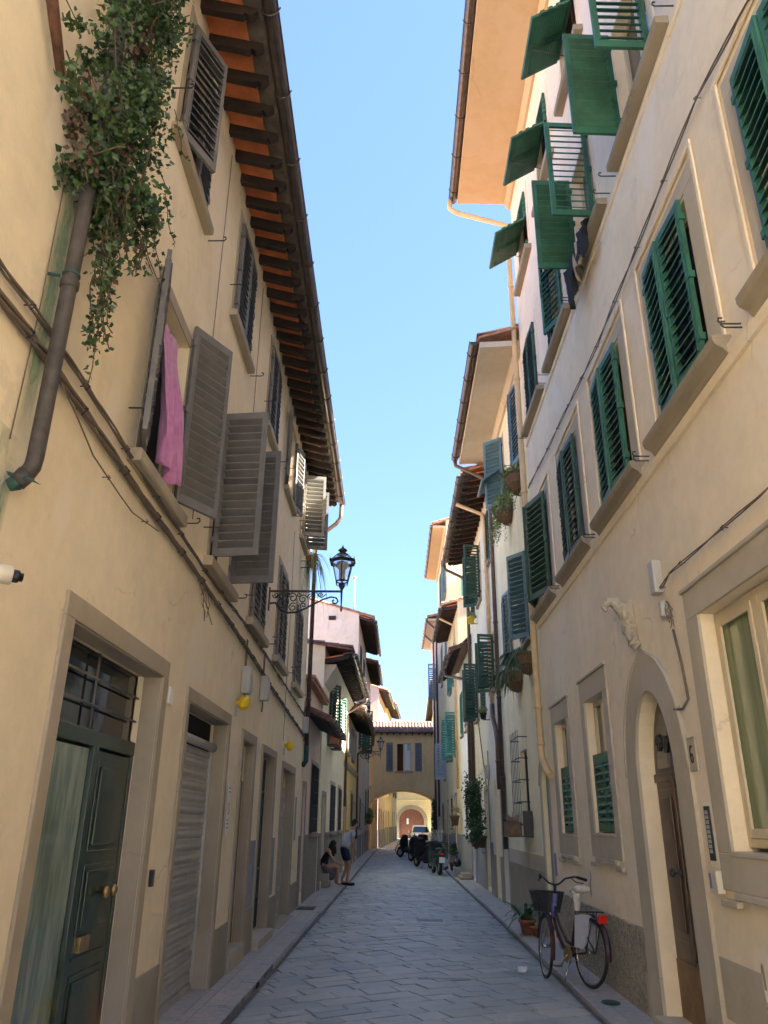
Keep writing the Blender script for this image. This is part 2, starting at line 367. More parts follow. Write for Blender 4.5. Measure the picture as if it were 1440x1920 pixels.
def copy_thing(root, loc, label=None, rz=0, sc=1):
    r = root.copy(); COL.objects.link(r); r.location = loc; r.rotation_euler = (0, 0, rz); r.scale = (sc, sc, sc)
    if label: r['label'] = label
    for ch in list(root.children):
        c = ch.copy(); COL.objects.link(c); c.parent = r
        for g in list(ch.children):
            d = g.copy(); COL.objects.link(d); d.parent = c
    return r
# ------------------------------------------------------------------ facades
class Fac:
    """front plane of a house: u runs along the street, w outwards from the wall, z up"""
    def __init__(s, side, x0, y0=0, k=0): s.s = side; s.x0 = x0; s.y0 = y0; s.k = k
    def x(s, u): return s.x0 + s.k * (u - s.y0)
    def P(s, u, w, z): return V((s.x(u) + s.s * w, u, z))
    def T(s): return s.P
FL = Fac(1, -1.93, 8, -.01)
FR = Fac(-1, 2.32)
def arc_pts(u0, u1, zs, za, n=14, point=0):
    c = (u0 + u1) / 2; h = (u1 - u0) / 2; out = []
    for i in range(n + 1):
        t = math.pi * i / n; x = -math.cos(t); y = math.sin(t)
        if point: y = y ** .85
        out.append((c + h * x, zs + (za - zs) * y))
    return out
def wall(root, F, u0, u1, z0, z1, ops, mat, depth=.25, back=7, ridge=1.2, name='wall', ends=True, splits=()):
    """ops: (u0,u1,z0,z1[,depth[,spring]])"""
    b = MB(); P = F.P
    us = sorted(set([u0, u1] + [o[0] for o in ops] + [o[1] for o in ops] + [s for s in splits if u0 < s < u1]))
    zs = sorted(set([z0, z1] + [o[2] for o in ops] + [o[3] for o in ops]))
    for i in range(len(us) - 1):
        for j in range(len(zs) - 1):
            cu = (us[i] + us[i + 1]) / 2; cz = (zs[j] + zs[j + 1]) / 2
            if any(o[0] < cu < o[1] and o[2] < cz < o[3] for o in ops): continue
            b.poly([P(us[i], 0, zs[j]), P(us[i + 1], 0, zs[j]), P(us[i + 1], 0, zs[j + 1]), P(us[i], 0, zs[j + 1])])
    for o in ops:
        a0, a1, c0, c1 = o[:4]; d = o[4] if len(o) > 4 and o[4] else depth; sp = o[5] if len(o) > 5 else None
        if sp is None:
            loop = [(a0, c0), (a0, c1), (a1, c1), (a1, c0)]
        else:
            ap = arc_pts(a0, a1, sp, c1); loop = [(a0, c0)] + ap + [(a1, c0)]
            for k in range(len(ap) - 1):
                p, q = ap[k], ap[k + 1]
                b.poly([P(p[0], 0, p[1]), P(q[0], 0, q[1]), P(q[0], 0, c1), P(p[0], 0, c1)])
        for k in range(len(loop)):
            p, q = loop[k], loop[(k + 1) % len(loop)]
            b.poly([P(p[0], 0, p[1]), P(q[0], 0, q[1]), P(q[0], -d, q[1]), P(p[0], -d, p[1])])
    if ends:
        for u in (u0, u1):
            b.poly([P(u, 0, z0), P(u, 0, z1), P(u, -back / 2, z1 + ridge), P(u, -back, z1), P(u, -back, z0)])
        b.poly([P(u0, -back, z0), P(u1, -back, z0), P(u1, -back, z1), P(u0, -back, z1)])
    w = b.build(name, mat, root, recalc=False)
    return w
def tiles(root, F, u0, u1, we, ze, wr, zr, mat='tile', pitch=.2, name='roof', thick=.05):
    """barrel tiled slope from eave (we,ze) up to ridge (wr,zr)"""
    b = MB(); P = F.P; n = max(2, int((u1 - u0) / pitch)); st = (u1 - u0) / n; L = math.hypot(wr - we, zr - ze); rows = max(1, int(L / .38))
    b.box(0, 1, 0, 1, 0, 1, lambda a, c, d: P(u0 + a * (u1 - u0), we + c * (wr - we), ze + c * (zr - ze) - thick * (1 - d)), 0)
    rows = min(rows, 4)
    for i in range(n):
        uc = u0 + (i + .5) * st
        for r in range(rows):
            t0 = r / max(1, int(L / .38)) if r < rows - 1 else r / max(1, int(L / .38)); t1 = (r + 1) / max(1, int(L / .38)) + .02
            if r == rows - 1: t1 = 1
            du = random.uniform(-.012, .012); dz = random.uniform(0, .012)
            for k in range(4):
                a0 = math.pi * k / 4; a1 = math.pi * (k + 1) / 4
                q = []
                for aa, t, rr in ((a0, t0, 1), (a1, t0, 1), (a1, t1, .82), (a0, t1, .82)):
                    q.append(P(uc + du - math.cos(aa) * st * .42 * rr, we + .03 + t * (wr - we), ze + t * (zr - ze) + math.sin(aa) * .075 * rr + dz + (.02 if t == t0 else 0)))
                b.poly(q, 0, True)
            b.poly([P(uc + du - math.cos(math.pi * k / 4) * st * .42, we + .03 + t0 * (wr - we), ze + t0 * (zr - ze) + math.sin(math.pi * k / 4) * .075 + dz + .02) for k in range(5)])
    return b.build(name, mat, root, recalc=False)
def roof(root, F, u0, u1, z1, over, ze, back=7, ridge=1.2, mat='tile', thick=.12, wmat=None):
    """two slopes with the front one reaching out over the street"""
    t = tiles(root, F, u0 - .06, u1 + .06, over, ze + thick, -back / 2, z1 + ridge + .12, mat)
    b = MB(); P = F.P
    b.box(0, 1, 0, 1, 0, 1, lambda a, c, d: P(u0 - .06 + a * (u1 - u0 + .12), -back / 2 - c * back / 2, z1 + ridge + .06 - c * ridge + d * .06))
    b.build('rear_slope', mat, t)
    if wmat:
        z0f = ze + thick + (z1 + ridge + .12 - ze - thick) * over / (over + back / 2) - .05; b = MB()
        for u, d in ((u0, -.003), (u1, .003)): b.poly([P(u + d, .002, z1 - .02), P(u + d, .002, z0f), P(u + d, -back / 2, z1 + ridge + .07), P(u + d, -back, z1 + .05), P(u + d, -back, z1 - .02)])
        b.poly([P(u0, .002, z1 - .02), P(u1, .002, z1 - .02), P(u1, .002, z0f), P(u0, .002, z0f)])
        b.build('gable', wmat, root, recalc=False)
    return t
def gutter(root, F, u0, u1, w, z, r=.075, mat='gutter', name='gutter', hooks=True):
    b = MB(); P = F.P; n = 8
    for t in ((r, 1), (r * .86, 1)):
        for k in range(n):
            a0 = math.pi + math.pi * k / n; a1 = math.pi + math.pi * (k + 1) / n; rr = t[0]
            b.poly([P(u0, w + rr * math.cos(a0), z + rr * math.sin(a0)), P(u1, w + rr * math.cos(a0), z + rr * math.sin(a0)), P(u1, w + rr * math.cos(a1), z + rr * math.sin(a1)), P(u0, w + rr * math.cos(a1), z + rr * math.sin(a1))], 0, True)
    for u in (u0, u1):
        b.poly([P(u, w + r * math.cos(math.pi + math.pi * k / n), z + r * math.sin(math.pi + math.pi * k / n)) for k in range(n + 1)])
    b.tube([(u0, w + r, z), (u1, w + r, z)], .012, 6, 0, True, P)
    if hooks:
        u = u0 + .4
        while u < u1:
            b.tube([P(u, w + (r + .008) * math.cos(math.pi + math.pi * k / 8), z + (r + .008) * math.sin(math.pi + math.pi * k / 8)) for k in range(9)] + [P(u, w + r + .02, z + .03)], .009, 5)
            u += .9
    return b.build(name, mat, root, recalc=False)
def rafters(root, F, u0, u1, over, zw, ze, step=.45, mats=('rafter', 'terra', 'rafterl'), rw=.075, rh=.13, name='eave'):
    """open eave: rafters across the overhang, clay boards between, soffit from (0,zw) to (over,ze)"""
    b = MB(); P = F.P; sl = (ze - zw) / over
    b.box(0, 1, 0, 1, 0, 1, lambda a, c, d: P(u0 + a * (u1 - u0), -.1 + c * (over * .68 + .1), zw + sl * (-.1 + c * (over * .68 + .1)) + rh + d * .03), 1)
    b.box(0, 1, 0, 1, 0, 1, lambda a, c, d: P(u0 + a * (u1 - u0), over * .68 + c * (over * .32 + .03), zw + sl * (over * .68 + c * over * .32) + rh + .035 + d * .03), 2)
    n = int((u1 - u0) / step)
    for i in range(n + 1):
        u = min(u0 + .06 + i * step, u1 - .06)
        f = lambda w, dz: zw + sl * w + dz
        prof = [(-.1, f(-.1, 0)), (over * .70, f(over * .70, 0)), (over * .73, f(over * .73, .04)), (over * .80, f(over * .8, .015)), (over * .88, f(over * .88, .045)), (over * .93, f(over * .93, .09)), (over * .93, f(over * .93, rh)), (-.1, f(-.1, rh))]
        b.prism(prof, u - rw / 2, u + rw / 2, lambda a, bb, c: P(bb, a, c), 0)
    return b.build(name, list(mats), root)
def plain_soffit(root, F, u0, u1, over, zw, ze, mat, th=.12, name='eave'):
    b = MB(); P = F.P
    b.box(0, 1, 0, 1, 0, 1, lambda a, c, d: P(u0 + a * (u1 - u0), -.1 + c * (over + .1), zw + (ze - zw) * c + d * th))
    b.prism([(0, zw - .16), (.05, zw - .16), (.12, zw - .02), (.12, zw + .02), (0, zw + .02)], u0 + .01, u1 - .01, lambda a, bb, c: P(bb, a, c))
    return b.build(name, mat, root)
def pipe(root, pts, r, mat, name='downpipe', rings=(), n=12):
    b = MB(); b.tube(pts, r, n)
    for z in rings:
        for i in range(len(pts) - 1):
            p, q = V(pts[i]), V(pts[i + 1])
            if abs(p.z - q.z) > .2 and min(p.z, q.z) < z < max(p.z, q.z):
                c = p.lerp(q, (z - p.z) / (q.z - p.z)); b.lathe([(r * 1.02, -.03), (r * 1.22, -.02), (r * 1.22, .02), (r * 1.02, .03)], tuple(c), n)
    return b.build(name, mat, root)
def leafpanel(F, u, w, z0, z1, wd, sgn, th, t=.035):
    """local frame of a shutter leaf hinged at (u,w); sgn=+1 runs to larger u when closed; th opening angle in degrees"""
    base = F.P(u, w, z0); a = R(th)
    e = F.P(u + sgn * math.cos(a), w + math.sin(a), z0) - base; e.normalize()
    n = V((0, 0, 1)).cross(e); n.normalize()
    return lambda p, q, r: base + e * p + n * q + V((0, 0, 1)) * r
def shutter(root, F, u, w, z0, z1, wd, sgn, th, mat, nsl=None, tilt=40, bolt=True, midrail=True, name='shutter', tiltsign=None, chord=None, T=None):
    T = T or leafpanel(F, u, w, z0, z1, wd, sgn, th)
    b = MB(); h = z1 - z0; st = .045; t = .034
    b.box(0, st, -t / 2, t / 2, 0, h, T); b.box(wd - st, wd, -t / 2, t / 2, 0, h, T)
    b.box(st, wd - st, -t / 2 + .001, t / 2 - .001, 0, .085, T); b.box(st, wd - st, -t / 2 + .001, t / 2 - .001, h - .065, h, T)
    # raised bead frame
    for (x0, x1, y0, y1) in ((st - .006, st + .01, .08, h - .06), (wd - st - .01, wd - st + .006, .08, h - .06)):
        b.box(x0, x1, -t / 2 - .006, t / 2 + .006, y0, y1, T)
    zones = [(.085, h - .065)]
    n = nsl or max(4, int((h - .15) / .088))
    # outward side of a closed leaf
    os = tiltsign if tiltsign is not None else 1
    ou = F.P(u, 1, z0) - F.P(u, 0, z0)
    e0 = leafpanel(F, u, w, z0, z1, wd, sgn, 0)(0, 1, 0) - leafpanel(F, u, w, z0, z1, wd, sgn, 0)(0, 0, 0)
    if e0.dot(ou) < 0: os = -os
    ch = chord or .084; ta = R(tilt)
    for i in range(n):
        zc = .085 + (i + .5) * (h - .15) / n + random.uniform(-.003, .003); tj = ta + R(random.gauss(0, 1.8) + (random.uniform(-14, 10) if random.random() < .05 else 0))
        dq = ch / 2 * math.cos(tj) * os; dz = -ch / 2 * math.sin(tj)
        nx = .0055
        pr = [(-dq, zc - dz - nx), (dq, zc + dz - nx), (dq, zc + dz + nx), (-dq, zc - dz + nx)]
        b.prism(pr, st + .004, wd - st - .004, lambda a, bb, c: T(bb, a, c))
    # hinges, bolt
    for zz in (.18, h * .5, h - .18): b.box(-.02, .03, -t / 2 - .008, t / 2 + .008, zz - .03, zz + .03, T)
    if bolt:
        b.box(wd - .03, wd - .012, t / 2, t / 2 + .012, h * .45, h * .62, T)
    return b.build(name, mat, root, recalc=False)
def hook(b, F, u, z, d=.17, s=1):
    b.tube([(u, 0, z), (u, d, z), (u, d + .02, z + .02), (u, d + .015, z + .045), (u, d - .01, z + .045)], .007, 5, 0, True, F.P)
def hooks(root, F, uz):
    b = MB()
    for u, z in uz: hook(b, F, u, z, .16)
    return b.build('shutter_hook', 'iron', root, recalc=False)
def casement(root, F, u0, u1, z0, z1, d, mat='creamwood', glass='glass', name='window', bars=1):
    """wood frame with panes set back d in the opening; the pane is a part of it"""
    b = MB(); P = F.P; X = lambda a, bb, c: P(a, bb, c)
    f = .055
    for (a, c, e, g) in ((u0, u0 + f, z0, z1), (u1 - f, u1, z0, z1), (u0 + f, u1 - f, z0, z0 + f), (u0 + f, u1 - f, z1 - f, z1)): b.box(a, c, -d, -d + .055, e, g, X)
    m = (u0 + u1) / 2
    if bars: b.box(m - .045, m + .045, -d + .005, -d + .065, z0 + f, z1 - f, X)
    if bars > 1: b.box(u0 + f, u1 - f, -d + .01, -d + .05, z0 + (z1 - z0) * .5 - .02, z0 + (z1 - z0) * .5 + .02, X)
    o = b.build(name, mat, root, bevel=.004)
    g = MB(); g.box(u0 + .01, u1 - .01, -d + .012, -d + .024, z0 + .01, z1 - .01, X); g.build('pane', glass, o)
    return o
def sill(root, F, u0, u1, z, proj=.14, h=.10, mat='sill', style=0):
    b = MB(); P = F.P
    if style == 0: prof = [(-.05, z - h), (proj * .9, z - h), (proj, z - h + .015), (proj, z), (-.05, z + .012)]
    else: prof = [(-.05, z - h * 1.5), (proj * .35, z - h * 1.5), (proj * .5, z - h * 1.1), (proj * .9, z - h * .75), (proj, z - h * .45), (proj, z), (-.05, z + .01)]
    b.prism(prof, u0, u1, lambda a, bb, c: P(bb, a, c)); return b.build('sill', mat, root, bevel=.006)
def surround(root, F, u0, u1, z0, z1, bw, bt, mat, w=.02, bottom=False, name='surround', inner=0):
    """flat band round an opening u0..u1,z0..z1; bw side width, bt top width; butt jointed"""
    b = MB(); P = F.P; X = lambda a, bb, c: P(a, bb, c)
    b.box(u0 - bw, u0, -inner, w, z0, z1, X); b.box(u1, u1 + bw, -inner, w, z0, z1, X); b.box(u0 - bw, u1 + bw, -inner, w, z1, z1 + bt, X)
    if bottom: b.box(u0 - bw, u1 + bw, -inner, w, z0 - bottom, z0, X)
    return b.build(name, mat, root, bevel=.005)
# ------------------------------------------------------------------ setting: ground
def sheet(name, mat, x0, x1, y0, y1, z, kind='structure'):
    b = MB(); b.poly([(x0, y0, z), (x1, y0, z), (x1, y1, z), (x0, y1, z)]); o = b.build(name, mat, recalc=False); o['kind'] = kind; return o
sheet('ground', 'earth', -400, 400, -400, 900, -.03)
# road with a slight crown, kerbs running along measured lines
KL = [(-14, -1.52), (8, -1.52), (12, -1.50), (20, -1.44), (30, -1.40), (50, -1.33), (60, -1.1), (92, .3)]
KR = [(-14, 1.92), (8, 1.92), (17, 1.93), (30, 1.88), (50, 2.0), (60, 2.2), (92, 3.3)]
def lerp_tab(t, y):
    for (a, b), (c, d) in zip(t, t[1:]):
        if a <= y <= c: return b + (d - b) * (y - a) / (c - a)
    return t[0][1] if y < t[0][0] else t[-1][1]
b = MB(); ys = [-14 + i * 1.0 for i in range(107)]; nx = 8
for i in range(len(ys) - 1):
    for j in range(nx):
        q = []
        for (yy, jj) in ((ys[i], j), (ys[i], j + 1), (ys[i + 1], j + 1), (ys[i + 1], j)):
            a, c = lerp_tab(KL, yy), lerp_tab(KR, yy); t = jj / nx; q.append((a + (c - a) * t, yy, .035 * math.sin(math.pi * t)))
        b.poly(q, 0, True)
for v in b.v:
    if 1.5 < v.y < 61.5: v.z -= .016
# worn slabs laid in skewed courses, every one a little out of level
sb = MB(); rs = random.Random(5); an = R(27); dc, dsn = math.cos(an), math.sin(an)
def crown(x, y):
    a, c = lerp_tab(KL, y), lerp_tab(KR, y); return .035 * math.sin(math.pi * max(0, min(1, (x - a) / (c - a))))
vv = -2.0
while vv < 60:
    hgt = rs.uniform(.20, .33); uu = -3 + vv * .0 + rs.uniform(0, .4)
    while uu < 33:
        wd = rs.uniform(.30, .62); g = rs.uniform(.004, .010); cs_ = []
        for (a, c) in ((uu + g, vv + g), (uu + wd - g, vv + g), (uu + wd - g, vv + hgt - g), (uu + g, vv + hgt - g)):
            a += rs.uniform(-.012, .012); c += rs.uniform(-.012, .012); cs_.append((a * dc - c * dsn, a * dsn + c * dc))
        mx, my = sum(p[0] for p in cs_) / 4, sum(p[1] for p in cs_) / 4; uu += wd
        if not (1.6 < my < 61) or mx < lerp_tab(KL, my) - .12 or mx > lerp_tab(KR, my) + .12: continue
        tx, ty, dz = rs.gauss(0, .007), rs.gauss(0, .007), rs.gauss(0, .0015)
        top = []; bot = []
        for (x, y) in cs_:
            ix, iy = mx + (x - mx) * .977, my + (y - my) * .977; z = crown(x, y) + dz + (x - mx) * tx + (y - my) * ty
            top.append((ix, iy, z + .001)); bot.append((x, y, z - .014))
        k = len(sb.v); sb.v += [V(p) for p in top + bot]; sb.f.append((k, k + 1, k + 2, k + 3)); sb.m.append(0); sb.sm.append(False)
        for i in range(4): j = (i + 1) % 4; sb.f.append((k + i, k + 4 + i, k + 4 + j, k + j)); sb.m.append(0); sb.sm.append(False)
    vv += hgt
o = sb.build('road_paving', 'slab', recalc=False); o['kind'] = 'structure'
o = b.build('road', ['road'], recalc=False, merge=True); o['kind'] = 'structure'
for side, K, wx in ((-1, KL, -2.6), (1, KR, 3.2)):
    b = MB(); kb = MB(); gr = MB()
    for i in range(len(ys) - 1):
        y0, y1 = ys[i], ys[i + 1]; x0, x1 = lerp_tab(K, y0), lerp_tab(K, y1); kw = .16 * side
        kx0 = x0 + kw; kx1 = x1 + kw
        b.poly([(kx0, y0, .078), (kx1, y1, .078), (wx if y0 < 52 else x1 + side * 3, y1, .095), (wx if y0 < 52 else x0 + side * 3, y0, .095)])
        gr.poly([(x0 - .045 * side, y0, .016), (x1 - .045 * side, y1, .016), (x1 + .01 * side, y1, .022), (x0 + .01 * side, y0, .022)])
    o = b.build('left_pavement' if side < 0 else 'right_pavement', 'walk', recalc=False); o['kind'] = 'structure'
    o = gr.build('road_gutter', 'grime', recalc=False); o['kind'] = 'structure'
    # kerb stones of uneven length, each slightly out of line
    y = -14
    while y < 91:
        L = random.uniform(.8, 1.3); y1 = y + L - .012
        dx = random.uniform(-.008, .008); dz = random.uniform(-.006, .004)
        x0, x1 = lerp_tab(K, y) + dx, lerp_tab(K, y1) + dx; kw = (.165) * side
        for p in range(1):
            t = .082 + dz
            vs = [(x0, y, -.02), (x1, y1, -.02), (x1 + kw, y1, -.02), (x0 + kw, y, -.02), (x0, y, t - .012), (x1, y1, t - .012), (x1 + kw, y1, t), (x0 + kw, y, t)]
            n = len(kb.v); kb.v += [V(v) for v in vs]
            for q in ((0, 1, 5, 4), (1, 2, 6, 5), (2, 3, 7, 6), (3, 0, 4, 7), (4, 5, 6, 7)): kb.f.append(tuple(n + k for k in q)); kb.m.append(0); kb.sm.append(False)
        y += L
    o = kb.build('left_kerb' if side < 0 else 'right_kerb', 'kerb', bevel=.008); o['kind'] = 'structure'
# ------------------------------------------------------------------ left house A: the big cream house
def U(z): return (0, 0, z)
def house(F, u0, u1, label, z=0):
    return thing('house', (F.x((u0 + u1) / 2), (u0 + u1) / 2, z), label, 'house')
A = house(FL, -8, 17.2, 'long cream yellow house on the left with grey shutters and two roller shutter garages')
W1 = [(5.05, 5.95), (7.42, 8.38), (9.88, 10.88), (12.3, 13.25), (14.85, 15.78)]   # first floor
UP = [(4.88, 5.83), (7.42, 8.36), (10.05, 10.95), (12.35, 13.35), (14.85, 15.7)]    # second floor
ops = [(a, c, 4.14, 5.72, .22) for a, c in W1] + [(a, c, 7.14, 8.55, .2) for a, c in UP]
ops += [(4.36, 6.27, .05, 2.78, .19), (7.19, 9.07, .05, 2.72, .22), (10.08, 10.98, .2, 2.66, .16), (11.76, 13.08, .12, 2.64, .18), (14.1, 15.86, .05, 2.56, .22)]
ops += [(1.2, 2.3, .2, 2.7, .3), (-1.5, -.5, 4.14, 5.7, .2), (-4.5, -3.5, 4.14, 5.7, .2)]
wall(A, FL, -8, 17.2, 0, 8.93, ops, 'cream_l', back=8)
for (a, c) in [(-1.5, -.5), (-4.5, -3.5)]: casement(A, FL, a, c, 4.14, 5.7, .15, 'grey')
casement(A, FL, 1.2, 2.3, .2, 2.7, .25, 'grey')
rafters(A, FL, -8, 17.3, .60, 8.93, 8.76, .36)
gutter(A, FL, -8, 17.35, .675, 8.90, .075)
roof(A, FL, -8, 17.2, 8.93, .60, 8.90, back=8, ridge=1.5, wmat='cream_l')
# stone plinth panels between the doors, 2 cm proud
b = MB(); X = lambda a, bb, c: FL.P(a, bb, c)
for (a, c, h) in ((6.45, 7.09, .62), (9.17, 9.95, .62), (11.05, 11.64, .62), (13.2, 13.99, .58), (15.96, 17.2, .58), (-8, 1.1, .62), (2.4, 4.22, .62)):
    b.box(a, c, 0, .018, 0, h, X)
b.build('plinth', 'plinth', A, bevel=.004)
b = MB()
for (a, c) in ((11.06, 11.63), (13.22, 13.6)): b.box(a, c, 0, .006, .625, 1.45, X)
b.build('grey_paint_patch', 'plinthbl', A)
for i, (a, c) in enumerate(W1):
    surround(A, FL, a, c, 4.14, 5.72, .11, .12, 'stone', .012)
    sill(A, FL, a - .22, c + .22, 4.14, .10, .10, 'stone')
    casement(A, FL, a, c, 4.15, 5.71, .19, 'rust' if i == 1 else 'grey', 'dark')
for i, (a, c) in enumerate(UP):
    surround(A, FL, a, c, 7.14, 8.55, .10, .12, 'stone', .012)
    sill(A, FL, a - .16, c + .16, 7.14, .09, .08, 'stone')
    casement(A, FL, a, c, 7.15, 8.54, .17, 'brownwood', 'dark')
h1 = (4.17, 5.70); h2 = (7.17, 8.53)
def SL(u, z, wd, s, th, mat='grey', w=.035, **k): return shutter(A, FL, u, w, z[0], z[1], wd, s, th, mat, **k)
SL(5.05, h1, .46, 1, 162); SL(5.95, (4.2, 5.96), .50, -1, 150)
SL(7.42, (4.2, 5.85), .48, 1, 95, tilt=38, chord=.092, tiltsign=-1); SL(8.38, (4.2, 5.85), .50, -1, 84)
for (a, c) in W1[2:]:
    SL(a, h1, (c - a) / 2 - .005, 1, 0); SL(c, h1, (c - a) / 2 - .005, -1, 0)
SL(UP[0][0], h2, .47, 1, 24); SL(UP[0][1], h2, .47, -1, 3)
SL(UP[1][0], h2, .46, 1, 2); SL(UP[1][1], h2, .46, -1, 2)
SL(UP[2][0], h2, .44, 1, 2); SL(UP[2][1], h2, .44, -1, 2)
SL(UP[3][0], h2, .48, 1, 171); SL(UP[3][1], h2, .48, -1, 168)
SL(UP[4][0], h2, .46, 1, 78, tilt=38, tiltsign=-1); SL(UP[4][1], h2, .46, -1, 100)
hooks(A, FL, [(a - .32, 4.4) for a, c in W1] + [(c + .32, 4.12) for a, c in W1] + [(a - .26, 7.4) for a, c in UP] + [(c + .3, 7.12) for a, c in UP])
# door and garage surrounds
for (a, c, z0, z1, l, t) in ((4.36, 6.27, .1, 2.78, .14, .14), (7.19, 9.07, .1, 2.72, .1, .12), (10.08, 10.98, .28, 2.66, .1, .12), (11.76, 13.08, .2, 2.64, .1, .11), (14.1, 15.86, .1, 2.56, .1, .12)):
    surround(A, FL, a, c, 0, z1, l, t, 'stone', .024)
    dp = {4.36: .14, 7.19: .155, 10.08: .115, 11.76: .125, 14.1: .165}[a]; b = MB(); b.box(a + .001, a + .006, -dp, -.001, z0, z1 - .003, X); b.box(c - .006, c - .001, -dp, -.001, z0, z1 - .003, X); b.box(a + .007, c - .007, -dp, -.001, z1 - .008, z1 - .002, X); b.build('door_reveal', 'stone', A)
# door 1: glazed green double door with fanlight
d = .14
b = MB(); b.box(4.37, 6.26, -d - .05, -d, 2.16, 2.26, X); b.box(4.37, 4.43, -d - .05, -d - .005, .08, 2.16, X); b.box(6.2, 6.26, -d - .05, -d - .005, .08, 2.16, X); b.box(5.36, 5.46, -d - .045, -d + .012, .08, 2.16, X)
D1 = b.build('door', 'doorgreen', A, bevel=.004)
b = MB(); b.box(4.44, 5.35, -d - .03, -d - .02, .1, 2.14, X); b.build('glass_pane', 'doorglass', D1)
b = MB(); b.box(5.47, 6.19, -d - .045, -d - .012, .1, 2.14, X)
for z0, z1 in ((.14, .78), (.86, .88), (1.0, 1.42), (1.5, 2.08)):
    b.box(5.53, 6.13, -d - .013, -d - .002, z0, z1, X)
    if z1 - z0 > .2: b.prism([(5.57, z0 + .04), (6.09, z0 + .04), (6.09, z1 - .04), (5.57, z1 - .04)], -d - .003, -d + .012, X)
b.build('door_leaf', 'doorgreen', D1, bevel=.006)
b = MB(); b.box(5.6, 5.78, -d - .013, -d + .010, .9, .99, X); b.build('letter_slot', 'brass', D1, bevel=.003)
b = MB()
for u in (5.83,):
    for du in (0, .16): b.lathe([(.012, 0), (.012, .035), (.034, .045), (.04, .06), (.03, .078), (.01, .082)], n=12, T=lambda a, bb, c, u=u + du: FL.P(u + a, -d + c, 1.24 + bb))
b.build('door_knob', 'brass', D1)
b = MB(); b.box(4.38, 6.25, -d - .09, -d - .06, 2.26, 2.77, X); b.build('fanlight', 'glass', D1)
b = MB()
for z in (2.42, 2.60): b.tube([(4.38, -d - .02, z), (6.25, -d - .02, z)], .009, 6, 0, True, FL.P)
b.tube([(5.3, -d - .02, 2.27), (5.3, -d - .02, 2.77)], .009, 6, 0, True, FL.P); b.build('fanlight_bar', 'grey', D1)
b = MB(); b.box(4.3, 6.33, -.32, .02, 0, .09, X); b.build('doorstep', 'stone2', A, bevel=.01)
# garage doors: corrugated roller shutters
def roller(root, F, a, c, z0, z1, d, mat='shutmetal'):
    b = MB(); P = F.P; z = z0; p = .115
    while z < z1 - .02:
        t = min(p, z1 - z)
        prof = [(-d, z), (-d + .006, z + .008), (-d + .006, z + .028 * t / p), (-d - .010, z + .036 * t / p), (-d - .010, z + .046 * t / p), (-d + .002, z + .055 * t / p), (-d + .010, z + .08 * t / p), (-d, z + t)]
        for (p0, p1) in zip(prof, prof[1:]): b.poly([P(a, p0[0], p0[1]), P(c, p0[0], p0[1]), P(c, p1[0], p1[1]), P(a, p1[0], p1[1])])
        z += p
    b.box(a, c, -d - .03, -d + .022, z0 - .01, z0 + .05, lambda x, y, z: P(x, y, z))
    b.box(a, a + .03, -d - .02, -d + .03, z0, z1, lambda x, y, z: P(x, y, z)); b.box(c - .03, c, -d - .02, -d + .03, z0, z1, lambda x, y, z: P(x, y, z))
    return b.build('roller_shutter', mat, root, recalc=False)
G = roller(A, FL, 7.2, 9.06, .11, 2.42, .17)
b = MB(); b.tube([(7.2, -.14, 2.46), (9.06, -.14, 2.46)], .045, 12, 0, True, FL.P); b.build('shutter_box', 'boxgrey', G)
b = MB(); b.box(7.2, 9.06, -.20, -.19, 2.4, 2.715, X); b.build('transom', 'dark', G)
b = MB(); b.box(7.1, 9.16, -.30, .03, 0, .10, X); b.build('doorstep', 'walk', A)
roller(A, FL, 14.11, 15.85, .1, 2.3, .18); b = MB(); b.box(14.11, 15.85, -.21, -.19, 2.3, 2.555, X); b.box(14.02, 15.95, -.3, .1, 0, .09, X); b.build('transom', 'stone', A)
# door 3: deep plain doorway, door 4: glazed metal door
b = MB(); b.box(10.085, 10.975, -.15, -.12, .28, 2.2, X); b.box(10.16, 10.9, -.12, -.11, .4, 1.1, X); b.box(10.16, 10.9, -.12, -.11, 1.2, 2.1, X); b.build('door', 'wood', A, bevel=.006)
b = MB(); b.box(10.085, 10.975, -.15, -.13, 2.2, 2.655, X); b.build('fanlight', 'glass', A)
b = MB(); b.box(10.02, 11.04, -.155, .04, 0, .28, X); b.box(11.7, 13.14, -.17, .12, 0, .2, X); b.build('doorstep', 'stone2', A, bevel=.01)
b = MB()
for u in (11.77, 12.4, 13.02): b.box(u, u + .05, -.17, -.13, .22, 2.62, X)
for z in (.22, .62, 1.0, 2.1, 2.57): b.box(11.82, 13.02, -.165, -.135, z, z + .045, X)
D4 = b.build('door', 'iron', A); b = MB(); b.box(11.8, 13.04, -.158, -.15, .24, 2.6, X); b.build('glass_pane', 'doorglass', D4)
# near downpipe with the shoe and its verdigris stain
px, py = -1.76, 3.34
pipe(A, [(px + .02, py, 8.7), (px, py, 8.3), (px, py, 3.33), (px - .005, py, 3.28), (px - .03, py - .01, 3.22)], .041, 'pipegrey', rings=(7.6, 6.1, 4.36), n=16)
b = MB(); b.tube([(px - .055, py - .02, 3.185), (px - .02, py - .01, 3.24)], [.042, .046], 16); b.build('pipe_shoe', 'pipegrey', A)
b = MB(); b.tube([(px - .085, py - .035, 3.165), (px - .05, py - .02, 3.19)], [.03, .04], 12); b.prism([(px - .10, 3.235), (px + .02, 3.20), (px + .075, 3.165), (px + .02, 3.185), (px - .09, 3.215)], py - .05, py - .042); b.build('pipe_outlet', 'verdi', A)
b = MB()
for z in (4.42, 6.2): b.lathe([(.042, -.008), (.047, -.006), (.047, .006), (.042, .008)], (px, py, z), 16); b.tube([(px - .06, py, z), (FL.x(py), py - .02, z)], .01, 6)
